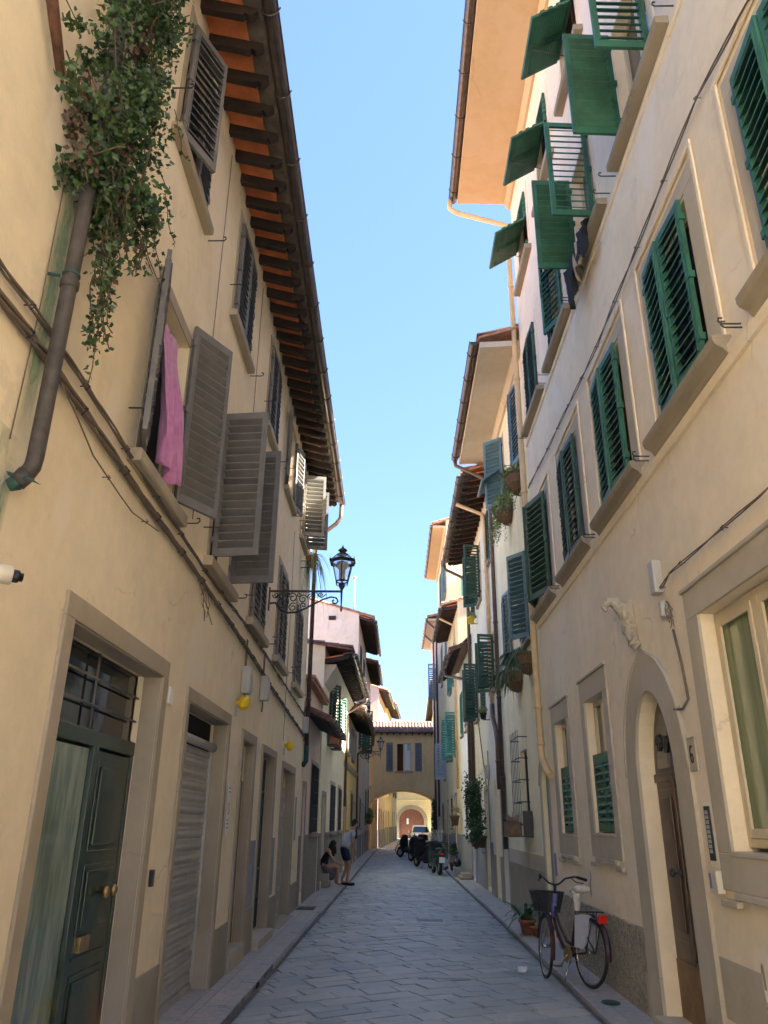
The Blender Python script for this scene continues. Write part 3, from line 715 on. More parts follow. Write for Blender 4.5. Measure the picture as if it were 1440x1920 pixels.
b.build('pipe_clamp', 'verdi', A)
m, nt, bs = _mat('green copper run-off stain'); p = wpos(nt, scale=(3, 3, .9)); n = noise(nt, p, 3.2, 4)
lnk(nt, ramp(nt, n, [(.3, (.12, .30, .20)), (.7, (.34, .46, .28))]), bs.inputs['Base Color']); bs.inputs['Roughness'].default_value = .9
g = nt.nodes.new('ShaderNodeTexCoord'); sx = nt.nodes.new('ShaderNodeSeparateXYZ'); lnk(nt, g.outputs['Generated'], sx.inputs[0])
def absdist(out, c, w):
    a = nt.nodes.new('ShaderNodeMath'); a.operation = 'SUBTRACT'; lnk(nt, out, a.inputs[0]); a.inputs[1].default_value = c
    q = nt.nodes.new('ShaderNodeMath'); q.operation = 'ABSOLUTE'; lnk(nt, a.outputs[0], q.inputs[0])
    return ramp(nt, q.outputs[0], [(w * .4, g3(1)), (w, g3(0))])
al = nt.nodes.new('ShaderNodeMath'); al.operation = 'MULTIPLY'; lnk(nt, absdist(sx.outputs[1], .5, .5), al.inputs[0]); lnk(nt, absdist(sx.outputs[2], .6, .55), al.inputs[1])
a2 = nt.nodes.new('ShaderNodeMath'); a2.operation = 'MULTIPLY'; lnk(nt, al.outputs[0], a2.inputs[0]); lnk(nt, ramp(nt, n, [(.35, g3(.15)), (.6, g3(.8))]), a2.inputs[1])
lnk(nt, a2.outputs[0], bs.inputs['Alpha']); M['verdistain'] = m
b = MB(); b.poly([FL.P(3.12, .004, 2.1), FL.P(3.4, .004, 2.1), FL.P(3.4, .004, 3.45), FL.P(3.12, .004, 3.45)]); b.build('copper_stain', 'verdistain', A, recalc=False)
b = MB(); b.poly([FL.P(3.30, .004, 3.3), FL.P(3.5, .004, 3.3), FL.P(3.5, .004, 5.1), FL.P(3.30, .004, 5.1)]); b.build('copper_stain', 'verdistain', A, recalc=False)
# rusty strut high on the wall, far downpipe
b = MB(); b.tube([(2.30, .05, 6.5), (2.66, .07, 5.7), (2.94, .06, 5.42)], [.03, .035, .028], 6, 0, True, FL.P); b.build('rusty_bracket', 'rust', A)
xe = FL.P(17.28, .08, 0).x
pipe(A, [(FL.P(17.2, .675, 0).x, 17.25, 8.84), (FL.P(17.2, .66, 0).x, 17.25, 8.5), (FL.P(17.2, .55, 0).x, 17.25, 8.35), (xe + .1, 17.25, 8.05), (xe, 17.25, 7.9), (xe, 17.25, 3.2)], .05, 'pipe', rings=(7.2, 5.5, 4.2))
b = MB(); b.tube([(xe, 17.25, 3.2), (xe, 17.25, 2.9), (xe - .06, 17.2, 2.8)], .055, 10); b.build('pipe_shoe', 'verdi', A)
# thin plumb wires on the facade
b = MB()
for u, z0, z1 in ((3.28, 3.4, 5.0), (6.63, 4.3, 8.8), (9.0, 4.5, 8.8), (13.9, 3.0, 6.9)): b.tube([(u, .012, z0), (u + .02, .012, (z0 + z1) / 2), (u, .012, z1)], .004, 4, 0, True, FL.P)
b.build('thin_wire', 'cable', A)
# ------------------------------------------------------------------ right house A: tall peach house, number 6
B = house(FR, -3.5, 12.35, 'tall peach house on the right with green shutters and number 6 arched door')
f1 = [(2.85, 3.78), (4.86, 5.80), (6.86, 7.82), (8.9, 9.88), (10.98, 12.12)]
f2 = [(2.9, 3.8), (4.92, 5.86), (7.0, 7.9), (8.86, 9.78), (10.92, 11.88)]
f3 = [(2.9, 3.8), (4.9, 5.8), (6.9, 7.8), (8.8, 9.75), (10.85, 11.8)]
ops = [(a, c, 4.84, 6.42, .2) for a, c in f1] + [(a, c, 8.14, 9.62, .2) for a, c in f2] + [(a, c, 11.05, 12.42, .2) for a, c in f3]
ops += [(4.35, 5.79, 1.50, 3.20, .17), (8.78, 9.68, 1.57, 3.08, .16), (10.8, 11.62, 1.54, 3.04, .16), (6.70, 7.74, .10, 2.84, .2, 2.12)]
wall(B, FR, -3.5, 12.35, 0, 13.6, ops, 'cream_r', back=10)  # near end stops out of view so sun reaches in behind the camera
plain_soffit(B, FR, -3.5, 12.42, 1.08, 13.60, 13.62, 'soffit', .14)
gutter(B, FR, -3.5, 12.5, 1.165, 13.78, .085)
roof(B, FR, -3.5, 12.35, 13.6, 1.10, 13.70, back=10, ridge=2, wmat='cream_r')
X = lambda a, bb, c: FR.P(a, bb, c)
# string course under the first floor windows and thin cornice line under the second
b = MB(); b.prism([(0, 4.64), (.028, 4.64), (.045, 4.72), (.045, 4.78), (0, 4.80)], -3.48, 12.33, lambda a, bb, c: FR.P(bb, a, c)); b.build('string_course', 'cream_r', B)
b = MB()
for z in (7.93,): b.prism([(0, z), (.02, z), (.03, z + .03), (0, z + .05)], -3.48, 12.33, lambda a, bb, c: FR.P(bb, a, c))
b.build('string_course', 'cream_r', B)
for (a, c) in f1:
    surround(B, FR, a - .02, c + .02, 4.9, 6.44, .20, .17, 'stone2', .014); sill(B, FR, a - .34, min(12.34, c + .34), 4.86, .14, .10, 'sill', 1)
    casement(B, FR, a, c, 4.88, 6.42, .17, 'brownwood', 'dark')  # dark frame and black pane paint the room's shade behind the slats
    b = MB(); b.box(a - .30, a - .26, .01, .028, 4.87, 6.68, X); b.box(c + .26, c + .30, .01, .028, 4.87, 6.68, X); b.box(a - .30, c + .30, .01, .03, 6.68, 6.73, X); b.build('surround', 'cream_r', B, bevel=.004)
for (a, c) in f2:
    surround(B, FR, a, c, 8.17, 9.62, .13, .14, 'cream_r', .012); sill(B, FR, a - .36, c + .34, 8.15, .12, .08, 'sill')
    casement(B, FR, a, c, 8.16, 9.62, .16, 'creamwood')
for (a, c) in f3:
    surround(B, FR, a, c, 11.05, 12.42, .12, .12, 'cream_r', .012); sill(B, FR, a - .2, c + .2, 11.04, .12, .09, 'sill')
    casement(B, FR, a, c, 11.06, 12.42, .16, 'brownwood', 'dark')
def SR(u, z, wd, s, th, mat='green', w=.035, **k): return shutter(B, FR, u, w, z[0], z[1], wd, s, th, mat, **k)
h1 = (4.90, 6.40); h2 = (8.19, 9.60)
for i, (a, c) in enumerate(f1[:4]):
    mt = 'green' if i < 3 else 'greend'
    SR(a, h1, (c - a) / 2 - .006, 1, 3, mt, w=.05); SR(c, h1, (c - a) / 2 - .006, -1, 5, mt, w=.05)
SR(10.98, (4.90, 6.50), .64, 1, 16, 'greend', w=.05, tiltsign=-1, tilt=34); SR(12.12, (4.90, 6.50), .52, -1, 24, 'greend', w=.05)
for i in (0,): SR(f2[i][0], h2, .45, 1, 30); SR(f2[i][1], h2, .45, -1, 95)
SR(4.92, (8.22, 9.66), .50, 1, 92); SR(5.86, (8.22, 9.66), .50, -1, 87)
SR(7.0, (8.22, 9.66), .50, 1, 93); SR(7.9, (8.22, 9.66), .50, -1, 89)
SR(8.86, h2, .47, 1, 22); SR(9.78, h2, .47, -1, 8, 'greend')
SR(10.92, h2, .47, 1, 2, 'greend'); SR(11.88, h2, .47, -1, 2, 'greend')
# top floor: leaves with the lower flap pushed out
for (a, c) in f3:
    m_ = (a + c) / 2
    for (x0, x1, s) in ((a, m_ - .005, 1), (c, m_ + .005, -1)):
        sh_ = SR(x0, (11.82, 12.40), abs(x1 - x0), s, 1, 'green', nsl=8)
        SR(x0, (11.07, 11.20), abs(x1 - x0), s, 1, 'green', nsl=1)
        # flap hinged along its upper edge
        P0 = FR.P(min(x0, x1), .06, 11.78); ang = R(57)
        drop = V((FR.s * math.sin(ang), 0, -math.cos(ang))); nn = V((FR.s * math.cos(ang), 0, math.sin(ang)))
        T = lambda p, q, r, P0=P0, drop=drop, nn=nn: P0 + V((0, 1, 0)) * p + nn * q + drop * (.62 - r)
        shutter(B, FR, 0, 0, 0, .62, abs(x1 - x0), 1, 0, 'green', nsl=11, T=T, tilt=60, bolt=False, name='flap')
    b = MB(); b.tube([FR.P(m_, .02, 11.3), FR.P(m_ - .02, .5, 11.42)], .006, 5); b.build('stay_bar', 'iron', B)
hooks(B, FR, [(a - .55, 4.8) for a, c in f1] + [(c + .5, 4.75) for a, c in f1] + [(a - .48, 8.1) for a, c in f2] + [(c + .42, 8.1) for a, c in f2])
# rectangular ground floor windows with stepped stone surrounds
def stepwin(a, c, z0, z1, sw, top, bot, low=.25):
    b = MB(); w = .022
    b.box(a - sw, a, 0, w, z0 - .01, z1, X); b.box(c, c + sw, 0, w, z0 - .01, z1, X); b.box(a - sw, c + sw, 0, w, z1, z1 + top, X)
    b.box(a - sw, c + sw, 0, w, z0 - low, z0 - .01, X)
    b.box(a - sw - .02, c + sw + .02, 0, w + .02, z1 + top, z1 + top + .03, X)
    # broken moulding at the foot
    b.box(a + .02, c - .02, .0, .05, z0 - low - .045, z0 - low - .001, X); b.box(a - sw - .02, a + .02, 0, .045, z0 - low - .10, z0 - low - .055, X); b.box(c - .02, c + sw + .02, 0, .045, z0 - low - .10, z0 - low - .055, X)
    b.box(a - .02, a + .019, 0, .04, z0 - low - .055, z0 - low - .001, X); b.box(c - .019, c + .02, 0, .04, z0 - low - .055, z0 - low - .001, X)
    b.box(a - .01, c + .01, -.155, .03, z0 - .031, z0 + .004, X)
    return b.build('surround', 'stone2', B, bevel=.006)
stepwin(4.35, 5.79, 1.53, 3.20, .24, .22, .2); stepwin(8.78, 9.68, 1.60, 3.08, .2, .26, .2); stepwin(10.8, 11.62, 1.57, 3.04, .2, .25, .2)
G0 = casement(B, FR, 4.36, 5.78, 1.56, 3.19, .155, 'creamwood', 'greenglass')
b = MB()
for (a, c) in ((4.43, 5.01), (5.13, 5.71)):
    for (x0, x1, z0, z1) in ((a, a + .05, 1.62, 3.13), (c - .05, c, 1.62, 3.13), (a + .05, c - .05, 1.62, 1.68), (a + .05, c - .05, 3.07, 3.13)): b.box(x0, x1, -.105, -.085, z0, z1, X)
b.build('sash', 'creamwood', G0, bevel=.004)
for (a, c, z0, z1) in ((8.79, 9.67, 1.62, 3.07), (10.81, 11.61, 1.59, 3.03)):
    casement(B, FR, a, c, z0, z1, .145, 'creamwood')
    # green half shutter
    b = MB(); h = .84; b.box(a + .01, a + .07, -.07, -.03, z0, z0 + h, X); b.box(c - .07, c - .01, -.07, -.03, z0, z0 + h, X); m_ = (a + c) / 2; b.box(m_ - .03, m_ + .03, -.07, -.025, z0, z0 + h, X)
    b.box(a + .07, c - .07, -.069, -.031, z0, z0 + .09, X); b.box(a + .07, c - .07, -.069, -.031, z0 + h - .12, z0 + h, X)
    for k in range(8):
        zc = z0 + .13 + k * .082
        for (x0, x1) in ((a + .07, m_ - .03), (m_ + .03, c - .07)): b.prism([(-.080, zc + .03), (-.070, zc + .038), (-.015, zc - .015), (-.025, zc - .023)], x0, x1, lambda p, q, r: FR.P(q, p, r))
    b.build('half_shutter', 'green', B)
# arched doorway number 6: surround with an ogee point
def archband(root, F, a, c, zs, za, bw, mat, w=.03, z0=0, apex=None, name='arch_surround', n=18):
    b = MB(); P = F.P; inn = [(a, z0)] + arc_pts(a, c, zs, za, n) + [(c, z0)]
    m_ = (a + c) / 2; out = [(a - bw, z0)]; ap = apex or za + bw
    for (u, z) in arc_pts(a - bw, c + bw, zs, za + bw * .95, n):
        k = max(0, 1 - abs(u - m_) / .28); out.append((u, z + (ap - za - bw * .95) * k ** 2))
    out.append((c + bw, z0))
    for i in range(len(inn) - 1):
        p, q, r, s_ = inn[i], inn[i + 1], out[i + 1], out[i]
        b.poly([P(p[0], w, p[1]), P(q[0], w, q[1]), P(r[0], w, r[1]), P(s_[0], w, s_[1])])
        b.poly([P(p[0], w, p[1]), P(q[0], w, q[1]), P(q[0], -.0, q[1]), P(p[0], -.0, p[1])])
        b.poly([P(s_[0], w, s_[1]), P(r[0], w, r[1]), P(r[0], 0, r[1]), P(s_[0], 0, s_[1])])
    o = b.build(name, mat, root)
    # moulding along the outer edge
    b = MB(); b.tube([P(u, w, z) for u, z in out[1:-1]], .016, 8); b.build('moulding', mat, o)
    return o
archband(B, FR, 6.70, 7.74, 2.12, 2.84, .34, 'stone2', .03, 0, 3.22)
b = MB(); ap = arc_pts(6.71, 7.73, 2.12, 2.83, 14); d = .14
pl = [(6.71, .62)] + ap + [(7.73, .62)]
b.prism(pl, -d - .05, -d, X)
D = b.build('door', 'brownwood', B)
b = MB()
for (x0, x1) in ((6.80, 7.19), (7.25, 7.64)):
    b.prism([(x0, .78), (x1, .78), (x1, 2.0), (x0, 2.0)], -d, -d + .018, X); b.prism([(x0 + .06, .85), (x1 - .06, .85), (x1 - .06, 1.93), (x0 + .06, 1.93)], -d + .018, -d + .034, X)
b.box(7.195, 7.245, -d, -d + .03, .65, 2.1, X); b.box(6.72, 7.72, -d, -d + .025, 2.06, 2.14, X)
b.build('door_panel', 'brownwood', D, bevel=.008)
b = MB(); b.prism([(6.72, .1), (7.72, .1), (7.72, .62), (6.72, .62)], -d - .04, -d + .012, X); b.build('kick_board', 'woodkick', D)
b = MB(); b.lathe([(.03, 0), (.03, .01), (.012, .02), (.012, .05), (.035, .06), (.04, .08), (.02, .095)], n=12, T=lambda a, bb, c: FR.P(7.3 + a, -d + .02 + c, 1.32 + bb)); b.build('door_knob', 'iron', D)
b = MB(); b.prism([(6.82, 2.18)] + [(u * .8 + 7.22 * .2, z * .94 + .06) for u, z in ap[2:-2]] + [(7.62, 2.18)], -d + .001, -d + .008, X); b.build('fanlight', 'glass', D)
b = MB()
for k in range(4):
    u = 6.95 + k * .18
    b.tube([(u + .06 * math.cos(t) * (1 - t / 9), -d + .02, 2.36 + .11 * math.sin(t) * (1 - t / 9) + .03 * (k % 2)) for t in [i * .6 for i in range(14)]], .008, 5, 0, True, FR.P)
b.build('fanlight_scroll', 'iron', D)
b = MB(); b.box(6.66, 7.78, -.19, .10, 0, .18, X); b.build('doorstep', 'stone2', B, bevel=.015)
# plinth with roughcast and patches
b = MB()
def raggedtop(b, a, c, h, w, seg=.07, jit=.03, thick=0):
    u = a; hp = h
    while u < c - 1e-6:
        u1 = min(c, u + seg * random.uniform(.6, 1.4)); h1_ = h + random.uniform(-jit, jit)
        b.poly([X(u, w, 0), X(u1, w, 0), X(u1, w, h1_), X(u, w, hp)]); b.poly([X(u, w, hp), X(u1, w, h1_), X(u1, 0, h1_ + .01), X(u, 0, hp + .01)]); u = u1; hp = h1_
    for uu in (a, c): b.poly([X(uu, 0, 0), X(uu, w, 0), X(uu, w, h), X(uu, 0, h)])
raggedtop(b, 8.10, 12.3, .79, .02, .2, .008); b.build('roughcast_plinth', 'rough', B, recalc=False)
b = MB(); raggedtop(b, -3.5, 5.62, .66, .016, .1, .05); raggedtop(b, 5.62, 6.0, .42, .016, .09, .04); b.build('roughcast_plinth', 'rough', B, recalc=False)
b = MB(); b.box(5.63, 6.33, .0, .006, .45, .83, X); b.box(8.1, 8.17, 0, .03, .1, .40, X); b.build('filled_patch', 'stone2', B)
# chipped marks
b = MB()
for (u, z, s) in ((5.35, .98, .05), (5.62, .80, .06), (10.15, 1.12, .05), (10.2, 1.0, .06), (5.9, 5.2, .03)):
    pts = [(u + s * .5 * math.cos(t) * random.uniform(.5, 1.1), z + s * 1.7 * math.sin(t) * random.uniform(.5, 1.1)) for t in [k * .7 for k in range(9)]]
    b.prism(pts, .0005, .003, X)
b.build('chipped_plaster', 'sill', B)
# downpipe at the far corner of the house: white elbow from the gutter, yellow stack, elbow at the foot
xp = 2.32 - .085
pipe(B, [(FR.P(0, 1.24, 0).x, 12.42, 13.70), (FR.P(0, 1.24, 0).x, 12.42, 13.5), (FR.P(0, 1.1, 0).x, 12.42, 13.38), (xp - .02, 12.42, 13.05), (xp, 12.42, 12.9), (xp, 12.42, 2.75), (xp, 12.36, 2.6), (xp + .02, 12.12, 2.42), (xp + .05, 12.0, 2.36)], .052, 'pipey', rings=(11.5, 9.4, 7.1, 5.2, 3.4, 2.85), n=14)
# ------------------------------------------------------------------ further houses
def grille(root, F, a, c, z0, z1, w=.05, cage=0, top=0, sp=.13, gr=.008):
    b = MB(); n = max(3, int((c - a) / sp)); k = max(3, int((z1 - z0) / .3))
    for i in range(n + 1):
        u = a + (c - a) * i / n; b.tube([(u, w + cage, z0), (u, w + cage, z1 + top)], gr, 5, 0, True, F.P)
    for j in range(k + 1):
        z = z0 + (z1 - z0) * j / k
        b.tube([(a, .0, z), (a, w + cage, z), (c, w + cage, z), (c, .0, z)], .010, 5, 0, True, F.P)
    return b.build('window_grille', 'iron', root, recalc=False)
def shouse(F, u0, u1, h, mat, label, wins, eave='raft', over=.7, ze=None, back=8, ridge=1.3, plinth=None, pmat='rough', step=.45, tmat='tile', gut=True, depth=.2):
    r = house(F, u0, u1, label); P = F.P; ops = []
    for wv in wins:
        a, c, z0, z1, sm, mode = wv[:6]
        ops.append((a, c, z0, z1, .16 if mode in ('door', 'arch') else depth) + (((z1 - (c - a) / 2),) if mode == 'arch' else ()))
    wall(r, F, u0, u1, 0, h, ops, mat, back=back, ridge=ridge)
    for wv in wins:
        a, c, z0, z1, sm, mode = wv[:6]; m_ = (a + c) / 2; fm = wv[6] if len(wv) > 6 else None
        if mode in ('door', 'arch'):
            b = MB(); b.box(a + .002, c - .002, -.15, -.12, z0, z1 - (0 if mode == 'door' else (c - a) / 2), lambda x, y, z: P(x, y, z))
            for k in range(3 if mode == 'door' else 0): b.box(a + .08, c - .08, -.12, -.11, z0 + .1 + k * (z1 - z0 - .2) / 3, z0 + (k + 1) * (z1 - z0 - .2) / 3, lambda x, y, z: P(x, y, z))
            if mode == 'arch':
                b = MB(); b.prism([(a + .002, z0)] + arc_pts(a + .002, c - .002, z1 - (c - a) / 2, z1 - .002, 12) + [(c - .002, z0)], -.15, -.12, lambda x, y, z: P(x, y, z)); b.box(m_ - .01, m_ + .01, -.12, -.105, z0, z1 - .1, lambda x, y, z: P(x, y, z))
            b.build('door', sm or 'wood', r)
            if mode == 'door': surround(r, F, a, c, 0, z1, .1, .12, fm or 'stone', .015)
            else: archband(r, F, a, c, z1 - (c - a) / 2, z1, .12, fm or 'stone', .015)
            continue
        casement(r, F, a, c, z0, z1, .15, 'creamwood' if mode != 'grille' else 'iron')
        surround(r, F, a, c, z0, z1, .08, .09, fm or 'stone2', .01)
        sill(r, F, a - .1, c + .1, z0, .08, .07, 'sill')
        hw = (c - a) / 2 - .004
        nn = 14 if u0 > 24 else None; ch = .075 if nn else None
        if mode == 'closed':
            for x0, s in ((a, 1), (c, -1)): shutter(r, F, x0, .03, z0 + .02, z1 - .02, hw, s, 1, sm, nsl=nn, chord=ch)
        elif mode == 'open':
            for x0, s, th in ((a, 1, 172), (c, -1, 172)): shutter(r, F, x0, .03, z0 + .02, z1 - .02, hw, s, th, sm, nsl=nn, chord=ch)
        elif mode == 'half':
            for x0, s, th in ((a, 1, 28), (c, -1, 12)): shutter(r, F, x0, .03, z0 + .02, z1 - .02, hw, s, th, sm, nsl=nn, chord=ch)
        elif mode == 'ajar':
            for x0, s, th in ((a, 1, 100), (c, -1, 120)): shutter(r, F, x0, .03, z0 + .02, z1 - .02, hw, s, th, sm, nsl=nn, chord=ch)
        elif mode == 'grille': grille(r, F, a + .04, c - .04, z0 + .04, z1 - .04, .03)
    ze = ze if ze is not None else h - .15
    if eave == 'raft': rafters(r, F, u0, u1, over, h, ze, step)
    elif eave: plain_soffit(r, F, u0, u1, over, h, ze, eave)
    if gut: gutter(r, F, u0, u1 + .05, over + .07, ze + .14, .07)
    roof(r, F, u0, u1, h, over, ze + (.12 if eave != 'raft' else .17), back=back, ridge=ridge, mat=tmat, wmat=mat)
    if plinth:
        b = MB(); segs = []; cur = u0 + .01
        for wv in sorted([w_ for w_ in wins if w_[5] in ('door', 'arch')]):
            segs.append((cur, wv[0] - .125)); cur = wv[1] + .125
        segs.append((cur, u1 - .01))
        for (a, c) in segs:
            if c > a: b.box(a, c, 0, .022, 0, plinth, lambda x, y, z: P(x, y, z))
        b.build('plinth', pmat, r)
    return r
FL2 = Fac(1, -2.03, 17.2, .0); FL3 = Fac(1, -1.98, 22, .012); FL4 = Fac(1, -1.90, 29, .006); FL5 = Fac(1, -1.86, 37, .006)
FR2 = Fac(-1, 2.35, 12.4); FR3 = Fac(-1, 2.38, 17.5); FR4 = Fac(-1, 2.40, 20.5); FR5 = Fac(-1, 2.38, 24.5); FR6 = Fac(-1, 2.40, 29.6); FR7 = Fac(-1, 2.46, 36)
# pink low house behind house A
P1 = shouse(FL2, 17.3, 21.2, 4.45, 'pinkish', 'low faded pink house with a dark tiled canopy on the left',
    [(19.2, 20.9, 1.42, 3.0, None, 'grille'), (17.7, 18.25, .3, 2.4, 'brownwood', 'door', 'plinth')], eave=None, over=.18, ze=4.42, plinth=1.42, pmat='roughd', ridge=.5, gut=False, back=6)
b = MB(); b.box(0, 1, 0, 1, 0, 1, lambda a, c, d: FL2.P(17.35 + a * 3.8, c * .5, 3.95 - .22 * c + d * .05)); b.build('canopy', 'rafter', P1)
tiles(P1, FL2, 17.35, 21.15, .56, 3.78, .0, 4.05, 'tiled', .2, 'canopy_roof'); gutter(P1, FL2, 17.35, 21.2, .62, 3.8, .06)
# cream house with green shutters and flower boxes
P2 = shouse(FL3, 21.2, 29, 5.75, 'cream_l2', 'small off white house on the left with dark green shutters and flower boxes',
    [(22.9, 24.0, 4.1, 5.5, 'greend', 'half'), (25.4, 26.5, 4.1, 5.5, 'greend', 'half'), (24.2, 25.6, 1.4, 2.75, None, 'grille'), (26.9, 28.1, 1.4, 2.75, None, 'grille'), (21.9, 22.8, .25, 2.35, 'wood', 'door')],
    over=.75, ze=5.88, plinth=1.42, pmat='roughd', step=.4, ridge=1.0, tmat='tiled')
b = MB(); b.prism([(0, 5.2), (.05, 5.25), (.16, 5.45), (.32, 5.68), (.32, 5.74), (0, 5.74)], 21.3, 28.9, lambda a, bb, c: FL3.P(bb, a, c)); b.build('cove_moulding', 'soffit2', P2)
P3 = shouse(FL4, 29, 37, 5.6, 'ochre', 'ochre yellow house with pale grey shutters on the left before the bridge',
    [(30.2, 31.2, 4.1, 5.3, 'palegrey', 'open'), (33.6, 34.6, 4.1, 5.3, 'palegrey', 'open'), (33.4, 34.5, 1.6, 2.8, None, 'grille'), (29.7, 30.8, .2, 2.6, 'wood', 'arch'), (35.5, 36.4, .2, 2.4, 'wood', 'door')],
    over=.75, ze=5.3, plinth=.9, pmat='plinth', step=.4, tmat='tiled')
b = MB(); b.prism([(0, 3.55), (.06, 3.58), (.1, 3.68), (.1, 3.74), (0, 3.76)], 29.02, 36.98, lambda a, bb, c: FL4.P(bb, a, c)); b.build('string_course', 'stone', P3)
pipe(P3, [FL4.P(36.9, .8, 5.42), FL4.P(36.9, .78, 5.0), FL4.P(36.9, .5, 4.85), FL4.P(36.9, .08, 4.6), FL4.P(36.9, .08, 1.0)], .05, 'pipe')
pipe(P2, [FL3.P(28.9, .8, 6.0), FL3.P(28.9, .76, 5.8), FL3.P(28.9, .1, 5.4), FL3.P(28.9, .08, 2.2)], .05, 'pipe')
P4 = shouse(FL5, 37, 45.5, 11.0, 'pinkpale', 'tall pale pink house with green shutters rising behind the low ochre house',
    [(38.6, 39.7, 5.1, 7.2, 'greend', 'ajar'), (42, 43.1, 5.1, 7.2, 'greend', 'ajar'), (38.6, 39.7, 8.2, 10, 'greend', 'closed'), (42, 43.1, 8.2, 10, 'greend', 'closed'), (38, 39, .2, 2.5, 'plinthbl', 'door'), (40.5, 41.5, 1.4, 2.8, None, 'grille'), (43.3, 44.3, .2, 2.5, 'wood', 'door')],
    over=.75, ze=10.75, plinth=1.1, pmat='plinthbl', back=10, ridge=1.6)
b = MB(); b.box(-4.3, -4.2, 37.1, 37.2, 10.6, 10.95); b.box(-3.35, -3.0, 36.95, 37.02, 10.9, 11.1); b.build('rafter_end', 'rafter', P4)
P5 = shouse(FL5, 45.5, 53, 10.4, 'greycream', 'grey stained house on the left joined to the bridge',
    [(46.6, 47.6, 5.2, 7.0, 'greend', 'closed'), (49.6, 50.6, 5.2, 7.0, 'greend', 'closed'), (47, 48.2, 1.6, 3.4, None, 'grille'), (50.2, 51.6, 1.7, 3.6, None, 'grille'), (45.9, 46.6, .2, 2.4, 'wood', 'door')],
    over=.7, ze=10.2, plinth=1.2, pmat='rough', back=9)
# ---- right side
Q1 = house(FR2, 12.4, 17.5, 'grey cream house with blue grey shutters and flower baskets, right of the brown pipes')
w2 = [(12.95, 13.9, 8.05, 9.7), (15.3, 16.2, 8.05, 9.7)]; w1 = [(13.2, 14.15, 4.7, 6.3), (15.4, 16.35, 4.7, 6.2)]
ops = [(a, c, z0, z1, .2) for a, c, z0, z1 in w2 + w1] + [(12.55, 13.2, .08, 2.6, .12, 2.27), (14.5, 15.3, 1.75, 2.95, .2)]
wall(Q1, FR2, 12.42, 17.5, 0, 10.2, ops, 'cream_r2', back=9)
plain_soffit(Q1, FR2, 12.42, 17.6, .78, 10.15, 10.10, 'soffit2', .12); gutter(Q1, FR2, 12.45, 17.6, .88, 10.25, .085); roof(Q1, FR2, 12.42, 17.5, 10.2, .8, 10.2, back=9, ridge=1.6, wmat='cream_r2')
for (a, c, z0, z1) in w2 + w1:
    casement(Q1, FR2, a, c, z0, z1, .15); surround(Q1, FR2, a, c, z0, z1, .08, .09, 'stone2', .01); sill(Q1, FR2, a - .12, c + .12, z0, .10, .07, 'sill')
for (u, s, th, z) in ((12.95, 1, 9, 1), (13.9, -1, 12, 1), (15.3, 1, 52, -1), (16.2, -1, 30, 1)): shutter(Q1, FR2, u, .04, 8.07, 9.68, .46, s, th, 'bluesh', tiltsign=z, tilt=36)
for (u, s, th) in ((13.2, 1, 36), (14.15, -1, 6), (15.4, 1, 8), (16.35, -1, 8)): shutter(Q1, FR2, u, .04, 4.72, 6.28 if u < 15 else 6.18, .46, s, th, 'bluesh', tiltsign=-1 if u < 14 else 1, tilt=36)
P0 = FR2.P(14.3, .08, 8.95)
for k in (0, 1):
    o0 = FR2.P(15.3 + k * .46, .07, 8.95); T = lambda p, q, r, o0=o0: o0 + V((0, 1, 0)) * p + V((-.6, 0, .8)) * q + V((-.8, 0, -.6)) * (.55 - r)
    shutter(Q1, FR2, 0, 0, 0, .55, .45, 1, 0, 'bluesh', nsl=9, T=T, tilt=60, bolt=False, name='flap')
grille(Q1, FR2, 14.4, 15.35, 1.68, 3.15, .05, .12, .12, .16, .006)
casement(Q1, FR2, 14.5, 15.3, 1.75, 2.95, .14, 'iron')
archband(Q1, FR2, 12.55, 13.2, 2.27, 2.6, .1, 'stone2', .02, 0)
b = MB(); b.prism([(12.56, .12)] + arc_pts(12.56, 13.19, 2.27, 2.59, 10) + [(13.19, .12)], -.11, -.07, lambda a, bb, c: FR2.P(a, bb, c)); b.box(12.87, 12.89, -.07, -.05, .12, 2.5, FR2.P); b.build('door', 'plinthbl', Q1)
b = MB(); b.box(13.32, 17.45, 0, .02, 0, .98, FR2.P); b.build('plinth', 'plinth', Q1); b = MB(); b.box(13.32, 17.45, .0, .008, .98, 1.22, FR2.P); b.build('painted_band', 'stone2', Q1)
b = MB(); b.box(13.95, 14.15, -.01, .026, .15, .5, FR2.P); b.build('cellar_vent', 'dark', Q1)
pipe(Q1, [FR2.P(17.45, .9, 10.15), FR2.P(17.45, .88, 10.0), FR2.P(17.45, .1, 9.6), FR2.P(17.45, .07, 9.4), FR2.P(17.45, .07, 1.2)], .05, 'pipe', rings=(8, 6, 4.3, 2.6))
Q2 = shouse(FR3, 17.55, 20.5, 9.8, 'lilac', 'narrow lilac grey house with a cream pipe, behind the flower baskets',
    [(18.6, 19.4, 7.9, 9.3, 'greend', 'closed'), (18.6, 19.4, 4.7, 6.0, 'greend', 'ajar'), (17.75, 18.6, .15, 2.6, 'bluesh', 'door', 'plinth'), (19.2, 19.75, .15, 2.55, 'yellow', 'arch', 'yellow')],
    over=.74, ze=9.62, plinth=1.0, pmat='plinth', step=.42)
pipe(Q2, [FR3.P(19.0, .8, 9.6), FR3.P(19.0, .1, 9.3), FR3.P(19.0, .07, 9.1), FR3.P(19.0, .07, 4.4)], .052, 'pipey', rings=(8, 6.5, 5))
pipe(Q2, [FR3.P(19.0, .07, 4.38), FR3.P(19.0, .07, 4.05), FR3.P(18.5, .07, 3.7), FR3.P(18.3, .07, 3.4), FR3.P(18.3, .07, 2.4)], .055, 'pipe', rings=(3.0,))
